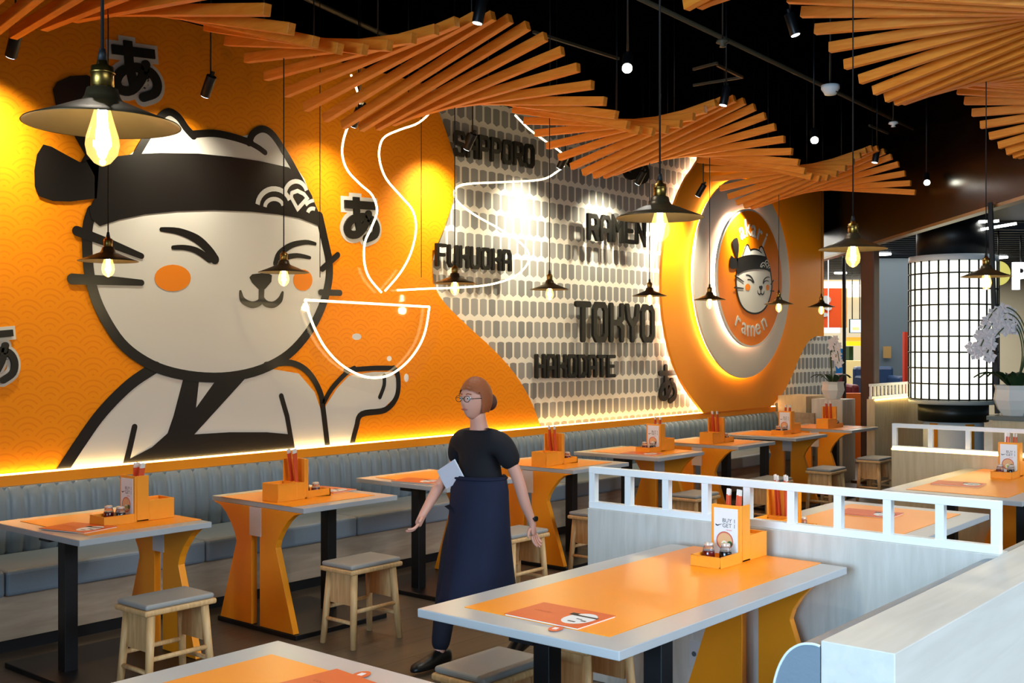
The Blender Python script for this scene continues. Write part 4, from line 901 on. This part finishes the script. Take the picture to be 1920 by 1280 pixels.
o = pb(1577, 737, 1650, 860, 15.9, 0.12).build('orange_partition', mat('partition_orange', (232,110,20), 0.5)); ptag(o, 'orange low partition behind the brown column', 'partition')
# hall downlights
dl = MB().cyl((0,0,0),(0,0,0.03),0.13,n=20).build('hall_downlight', mat('downlight_glow', (255,255,250), 0.4, emis=(255,252,240), es=9)); 
for k, (x, y) in enumerate(((1788,413),(1656,478),(1576,513),(1636,523),(1875,484),(1580,533))):
    v = unproj(x, y, Z=3.22); o = dl if k == 0 else dl.copy()
    if k: C.objects.link(o)
    o.location = v; tag(o, ['round hall downlight farthest to the upper right', 'round hall downlight left above the lantern', 'round hall downlight above the orange banner', 'round hall downlight right of the brown column', 'round hall downlight beside the yellow sign', 'small hall downlight over the banner'][k], 'downlight', 'round downlights in the hall')
for (p0, p1, lb) in (((1840,430),(1905,419),'longest white light tube in the hall ceiling'), ((1835,416),(1850,415),'short white light tube left of the long one'), ((1856,416),(1872,414),'short white light tube above the long one')):
    tag(MB().beam(unproj(*p0, d=13), unproj(*p1, d=13), 0.03, 0.03).build('hall_light_tube', mat('downlight_glow', (255,255,250), 0.4)), lb, 'tube light', 'white light tubes in the hall')
# ================================================================ the walking person
PX, PY = 4.36, 3.86
M_SKIN = mat('skin', (216,160,140), 0.5); M_SHIRT = mat('black_cotton', (14,15,24), 0.85); M_NAVY = mat('navy_cotton', (17,26,54), 0.85, noise=0.2, nscale=6); M_HAIR = mat('ginger_hair', (150,84,46), 0.6, bump=0.3, nscale=80)
M_TROU = mat('dark_trousers', (18,22,38), 0.85)
pers = empty('person', (PX, PY, 0), pi, 'walking person in a black T-shirt and long navy apron holding a white pad', 'person')
def skin(name, verts, edges, radii, m_, parent, root=0, sub=2):
    me = bpy.data.meshes.new(name); me.from_pydata([Vector(v) for v in verts], edges, []); o = bpy.data.objects.new(name, me); C.objects.link(o)
    o.parent = parent; md = o.modifiers.new('skin', 'SKIN'); md.use_smooth_shade = True
    if not me.skin_vertices: return o
    for i, r in enumerate(radii):
        me.skin_vertices[0].data[i].radius = r if isinstance(r, tuple) else (r, r); me.skin_vertices[0].data[i].use_root = (i == root)
    s_ = o.modifiers.new('sub', 'SUBSURF'); s_.levels = sub; s_.render_levels = sub; me.materials.append(m_); return o
def chain(V, E_, R_, base, pts):
    prev = base
    for p, r in pts: V.append(p); R_.append(r); k = len(V)-1; E_.append((prev, k)); prev = k
    return prev
# joints: x forward, y left
V = [(0,0,0.80)]; R_ = [(0.105,0.085)]; E_ = []
ch = chain(V, E_, R_, 0, [((0.01,0,0.93),(0.095,0.07)), ((0.015,0,1.05),(0.09,0.07)), ((0.01,0,1.15),(0.07,0.055)), ((0.01,0,1.215),(0.05,0.048)), ((0.025,0,1.27),(0.043,0.043)), ((0.035,0,1.32),(0.05,0.05))])
sh = 3
def hand(V, E_, R_, wrist, w, d, side, curl=0.4):
    """palm then five fingers; d = forearm direction, side = thumb side"""
    d = Vector(d).normalized(); sd = Vector(side).normalized(); nrm = d.cross(sd); w = Vector(w)
    pm = chain(V, E_, R_, wrist, [(tuple(w+d*0.035), (0.030,0.014)), (tuple(w+d*0.07), (0.034,0.013))])
    return w, d, sd, nrm
lw_ = chain(V, E_, R_, sh, [((0.0,0.11,1.165),0.038), ((-0.01,0.163,1.12),0.038), ((-0.05,0.195,1.0),0.034), ((-0.07,0.205,0.94),0.033), ((-0.10,0.215,0.84),0.031), ((-0.15,0.225,0.735),0.021)])
LW = Vector(V[lw_]); LD = Vector((-0.15,0.05,-1)).normalized()
rw_ = chain(V, E_, R_, sh, [((0.0,-0.11,1.165),0.038), ((-0.005,-0.163,1.12),0.038), ((-0.005,-0.193,1.01),0.034), ((0.06,-0.20,0.955),0.033), ((0.15,-0.19,0.88),0.031), ((0.255,-0.175,0.785),0.021)])
RW = Vector(V[rw_]); RD = Vector((0.62,0.05,-0.78)).normalized()
for w0, W_, D_ in ((lw_, LW, LD), (rw_, RW, RD)): chain(V, E_, R_, w0, [(tuple(W_+D_*0.035), (0.026,0.015)), (tuple(W_+D_*0.075), (0.031,0.014))])
chain(V, E_, R_, 0, [((0.03,0.08,0.74),0.085), ((0.0,0.085,0.60),0.07), ((-0.05,0.085,0.44),0.05), ((-0.15,0.085,0.28),0.046), ((-0.25,0.085,0.13),0.03), ((-0.27,0.085,0.09),0.03), ((-0.20,0.085,0.03),0.028), ((-0.15,0.085,0.022),0.022)])
chain(V, E_, R_, 0, [((0.03,-0.08,0.74),0.085), ((0.10,-0.085,0.60),0.07), ((0.15,-0.085,0.44),0.05), ((0.19,-0.085,0.26),0.046), ((0.22,-0.085,0.10),0.03), ((0.24,-0.085,0.05),0.032), ((0.31,-0.085,0.035),0.028), ((0.36,-0.085,0.028),0.022)])
body = skin('body', V, E_, R_, M_SKIN, pers)
def fingers(W_, D_, side, curl):
    sd = Vector(side); sd = (sd-D_*sd.dot(D_)).normalized(); nr = D_.cross(sd)
    root = W_+D_*0.075
    for k, (off, L) in enumerate(((0.021,0.066),(0.007,0.074),(-0.008,0.070),(-0.022,0.056))):
        b = root+sd*off-D_*0.01; p1 = b+D_*L*0.45+nr*curl*0.012; p2 = p1+(D_*0.75+nr*curl).normalized()*L*0.35; p3 = p2+(D_*0.4+nr*curl*1.3).normalized()*L*0.28
        skin('finger', [b, p1, p2, p3], [(0,1),(1,2),(2,3)], [0.0085,0.008,0.0072,0.006], M_SKIN, body, 0, 1)
    b = W_+D_*0.025+sd*0.018; p1 = b+(D_*0.6+sd*0.8).normalized()*0.034; p2 = p1+(D_*0.95+sd*0.25+nr*curl*0.3).normalized()*0.028
    skin('thumb', [b, p1, p2], [(0,1),(1,2)], [0.0105,0.0095,0.007], M_SKIN, body, 0, 1)
fingers(LW, LD, (1,0,0), -0.5); fingers(RW, RD, (0.5,0.8,0.4), 0.7)
# T-shirt with sleeves
V = [(0.0,0,0.90)]; R_ = [(0.138,0.112)]; E_ = []
k = chain(V, E_, R_, 0, [((0.012,0,1.0),(0.138,0.108)), ((0.012,0,1.09),(0.145,0.108)), ((0.008,0,1.165),(0.125,0.098)), ((0.010,0,1.212),(0.056,0.056))])
chain(V, E_, R_, 3, [((0.0,0.120,1.160),0.075), ((-0.012,0.163,1.115),0.066), ((-0.045,0.188,1.015),0.058)])
chain(V, E_, R_, 3, [((0.0,-0.120,1.160),0.075), ((-0.012,-0.163,1.115),0.066), ((-0.010,-0.188,1.015),0.058)])
skin('t_shirt', V, E_, R_, M_SHIRT, pers)
# trousers
V = [(0,0,0.86)]; R_ = [(0.125,0.11)]; E_ = []
chain(V, E_, R_, 0, [((0.03,0.075,0.74),0.10), ((0.0,0.085,0.60),0.085), ((-0.05,0.085,0.44),0.068), ((-0.15,0.085,0.28),0.06), ((-0.245,0.085,0.12),0.05)])
chain(V, E_, R_, 0, [((0.03,-0.075,0.74),0.10), ((0.10,-0.085,0.60),0.085), ((0.15,-0.085,0.44),0.068), ((0.19,-0.085,0.26),0.06), ((0.225,-0.085,0.08),0.05)])
skin('trousers', V, E_, R_, M_TROU, pers)
# shoes
for sx, sy, sz, a in ((-0.19,0.085,0.0,0.35), (0.28,-0.085,0.0,-0.05)):
    M_ = Matrix.Translation((sx, sy, sz+0.012)) @ Matrix.Rotation(a*0.9, 4, 'Y'); m = MB(); n = 12; pr = []
    for i, (xx, w_, h_) in enumerate(((-0.12,0.028,0.075),(-0.10,0.036,0.085),(-0.04,0.038,0.085),(0.02,0.042,0.06),(0.08,0.045,0.045),(0.12,0.036,0.035),(0.14,0.018,0.02))):
        pr.append([M_ @ Vector((xx, w_*cos(2*pi*j/n), max(0, h_/2+h_/2*sin(2*pi*j/n)*1.2))) for j in range(n)])
    vs = [p for r_ in pr for p in r_]; fs = [(i*n+j, i*n+(j+1) % n, (i+1)*n+(j+1) % n, (i+1)*n+j) for i in range(len(pr)-1) for j in range(n)]+[tuple(range(n))[::-1], tuple((len(pr)-1)*n+j for j in range(n))]
    m.add(vs, fs, True); m.build('shoe', M_BLK, pers)
# long apron: a curved cloth round the front, hem below the knee
m = MB(); nu, nv = 28, 16; vs = []
for j in range(nv+1):
    v = j/nv; z = 0.98-0.64*v; rx = 0.125+0.05*v+0.07*v*v; ry = 0.160+0.005*v
    for i in range(nu+1):
        a = rad(-150)+rad(300)*i/nu; f_ = 1+0.035*v*sin(a*7)+0.02*v*sin(a*13+1); cx_ = 0.01+0.01*v
        q_ = 1-0.07*max(0, 1-v*8); vs.append((cx_+rx*cos(a)*f_*q_, ry*sin(a)*f_*q_, z+0.01*sin(a*3)*v))
m.add(vs, [(j*(nu+1)+i, j*(nu+1)+i+1, (j+1)*(nu+1)+i+1, (j+1)*(nu+1)+i) for j in range(nv) for i in range(nu)], True)
ap = m.build('apron', M_NAVY, pers, recalc=False); sd_ = ap.modifiers.new('thick', 'SOLIDIFY'); sd_.thickness = 0.004
m = MB(); m.tube([(0.01+0.124*cos(2*pi*i/32), 0.154*sin(2*pi*i/32), 0.968) for i in range(32)], 0.007, 6, closed=True); m.build('apron_tie', M_NAVY, pers)
# head
m = MB(); n, mm = 32, 24; vs = []; HC = Vector((0.045, 0, 1.378))
for j in range(mm+1):
    th = pi*j/mm
    for i in range(n):
        ph = 2*pi*i/n; x_, y_, z_ = sin(th)*cos(ph), sin(th)*sin(ph), cos(th)
        rx, ry, rz = 0.088, 0.070, 0.105
        p = Vector((x_*rx, y_*ry, z_*rz))
        if z_ < 0: p.y *= 1-0.34*(-z_)**1.3; p.x = p.x*(1-0.16*(-z_)) + 0.014*(-z_)         # jaw
        if x_ > 0:
            p.x += 0.020*math.exp(-((y_/0.16)**2)-(((z_+0.12)/0.16)**2))                     # nose
            p.x += 0.006*math.exp(-((y_/0.35)**2)-(((z_+0.48)/0.10)**2))                     # lips
            p.x += 0.008*math.exp(-((y_/0.35)**2)-(((z_+0.82)/0.14)**2))                     # chin
            for s_ in (-1, 1): p.x -= 0.010*math.exp(-(((y_-0.34*s_)/0.18)**2)-(((z_-0.05)/0.10)**2))
            p.x += 0.005*math.exp(-((y_/0.6)**2)-(((z_-0.20)/0.08)**2))
        if x_ < 0: p.x *= 1.10
        vs.append(HC+p)
m.add(vs, [(j*n+i, (j+1)*n+i, (j+1)*n+(i+1) % n, j*n+(i+1) % n) for j in range(mm) for i in range(n)], True)
hd = m.build('head', M_SKIN, pers, recalc=True)
for s_ in (-1, 1):
    MB().ball(HC+Vector((0.076, 0.026*s_, 0.006)), 0.0115, 12, 8).build('eye', mat('eye_white', (235,232,228), 0.2), hd)
    MB().ball(HC+Vector((0.0855, 0.0265*s_, 0.006)), 0.0045, 8, 6).build('iris', mat('iris_dark', (40,28,22), 0.2), hd)
    MB().tube([HC+Vector((0.084,0.012*s_,0.026)), HC+Vector((0.086,0.026*s_,0.031)), HC+Vector((0.078,0.042*s_,0.027))], 0.003, 6).build('eyebrow', M_HAIR, hd)
    e = MB().ball(HC+Vector((-0.004,0.070*s_,-0.008)), 0.03, 12, 8, (0.55,0.22,1.0)); e.build('ear', M_SKIN, hd)
    MB().tube([HC+Vector((0.096+0.0*cos(2*pi*i/16), 0.028*s_+0.021*cos(2*pi*i/16), 0.004+0.016*sin(2*pi*i/16))) for i in range(16)], 0.0016, 5, closed=True).build('glasses', M_BLK, pers)
    MB().tube([HC+Vector((0.096,0.049*s_,0.006)), HC+Vector((0.05,0.070*s_,0.008)), HC+Vector((-0.004,0.074*s_,0.004))], 0.0015, 5).build('glasses', M_BLK, pers)
MB().tube([HC+Vector((0.096,-0.008,0.006)), HC+Vector((0.098,0.008,0.006))], 0.0016, 5).build('glasses', M_BLK, pers)
MB().tube([HC+Vector((0.083,-0.020,-0.052)), HC+Vector((0.092,-0.006,-0.050)), HC+Vector((0.092,0.006,-0.050)), HC+Vector((0.083,0.020,-0.052))], 0.0042, 6, rads=[0.002,0.0045,0.0045,0.002]).build('mouth', mat('lips', (176,96,90), 0.5), hd)
# hair cap with tied bun
m = MB(); vs = []; n, mm = 32, 16
for j in range(mm+1):
    th = rad(128)*j/mm
    for i in range(n):
        ph = 2*pi*i/n; x_, y_, z_ = sin(th)*cos(ph), sin(th)*sin(ph), cos(th)
        lim = 1.0
        if x_ > 0.25: th2 = min(th, rad(58)+rad(30)*(1-x_)); x_, y_, z_ = sin(th2)*cos(ph), sin(th2)*sin(ph), cos(th2)
        vs.append(HC+Vector((x_*0.096*(1.10 if x_ < 0 else 1)-0.002, y_*0.079, z_*0.115+0.002+0.002*sin(ph*11))))
m.add(vs, [(j*n+i, (j+1)*n+i, (j+1)*n+(i+1) % n, j*n+(i+1) % n) for j in range(mm) for i in range(n)], True); m.build('hair', M_HAIR, pers)
MB().ball(HC+Vector((-0.115,0,-0.02)), 0.042, 14, 10, (0.9,1,1.1)).build('hair_bun', mat('hair_dark', (84,50,40), 0.6), pers)
# watch
MB().tube([LW+Vector((0.0,0.0,0.02))+Vector((0.0215*cos(2*pi*i/20), 0.0215*sin(2*pi*i/20), 0.004*cos(2*pi*i/20))) for i in range(20)], 0.006, 6, closed=True).build('watch_strap', M_BLK, pers)
MB().cyl(LW+Vector((0,0.019,0.02)), LW+Vector((0,0.029,0.02)), 0.014, n=16).build('watch_case', M_BLK, pers)
# white order pad held in the moving hand
hp = RW+RD*0.085; 
wpos = Matrix.Rotation(pi, 4, 'Z') @ hp
padm = MB(); padm.box(-0.055,-0.004,-0.075,0.055,0.004,0.075); pad = padm.build('order_pad', mat('pad_white', (226,232,246), 0.5), None, bevel=0.002)
pad.location = Vector((PX, PY, 0))+Vector((-0.125, 0.10, 0.985)); pad.rotation_euler = (rad(20), rad(60), rad(-70)); tag(pad, 'white order pad tucked at the waist of the walking person', 'order pad')
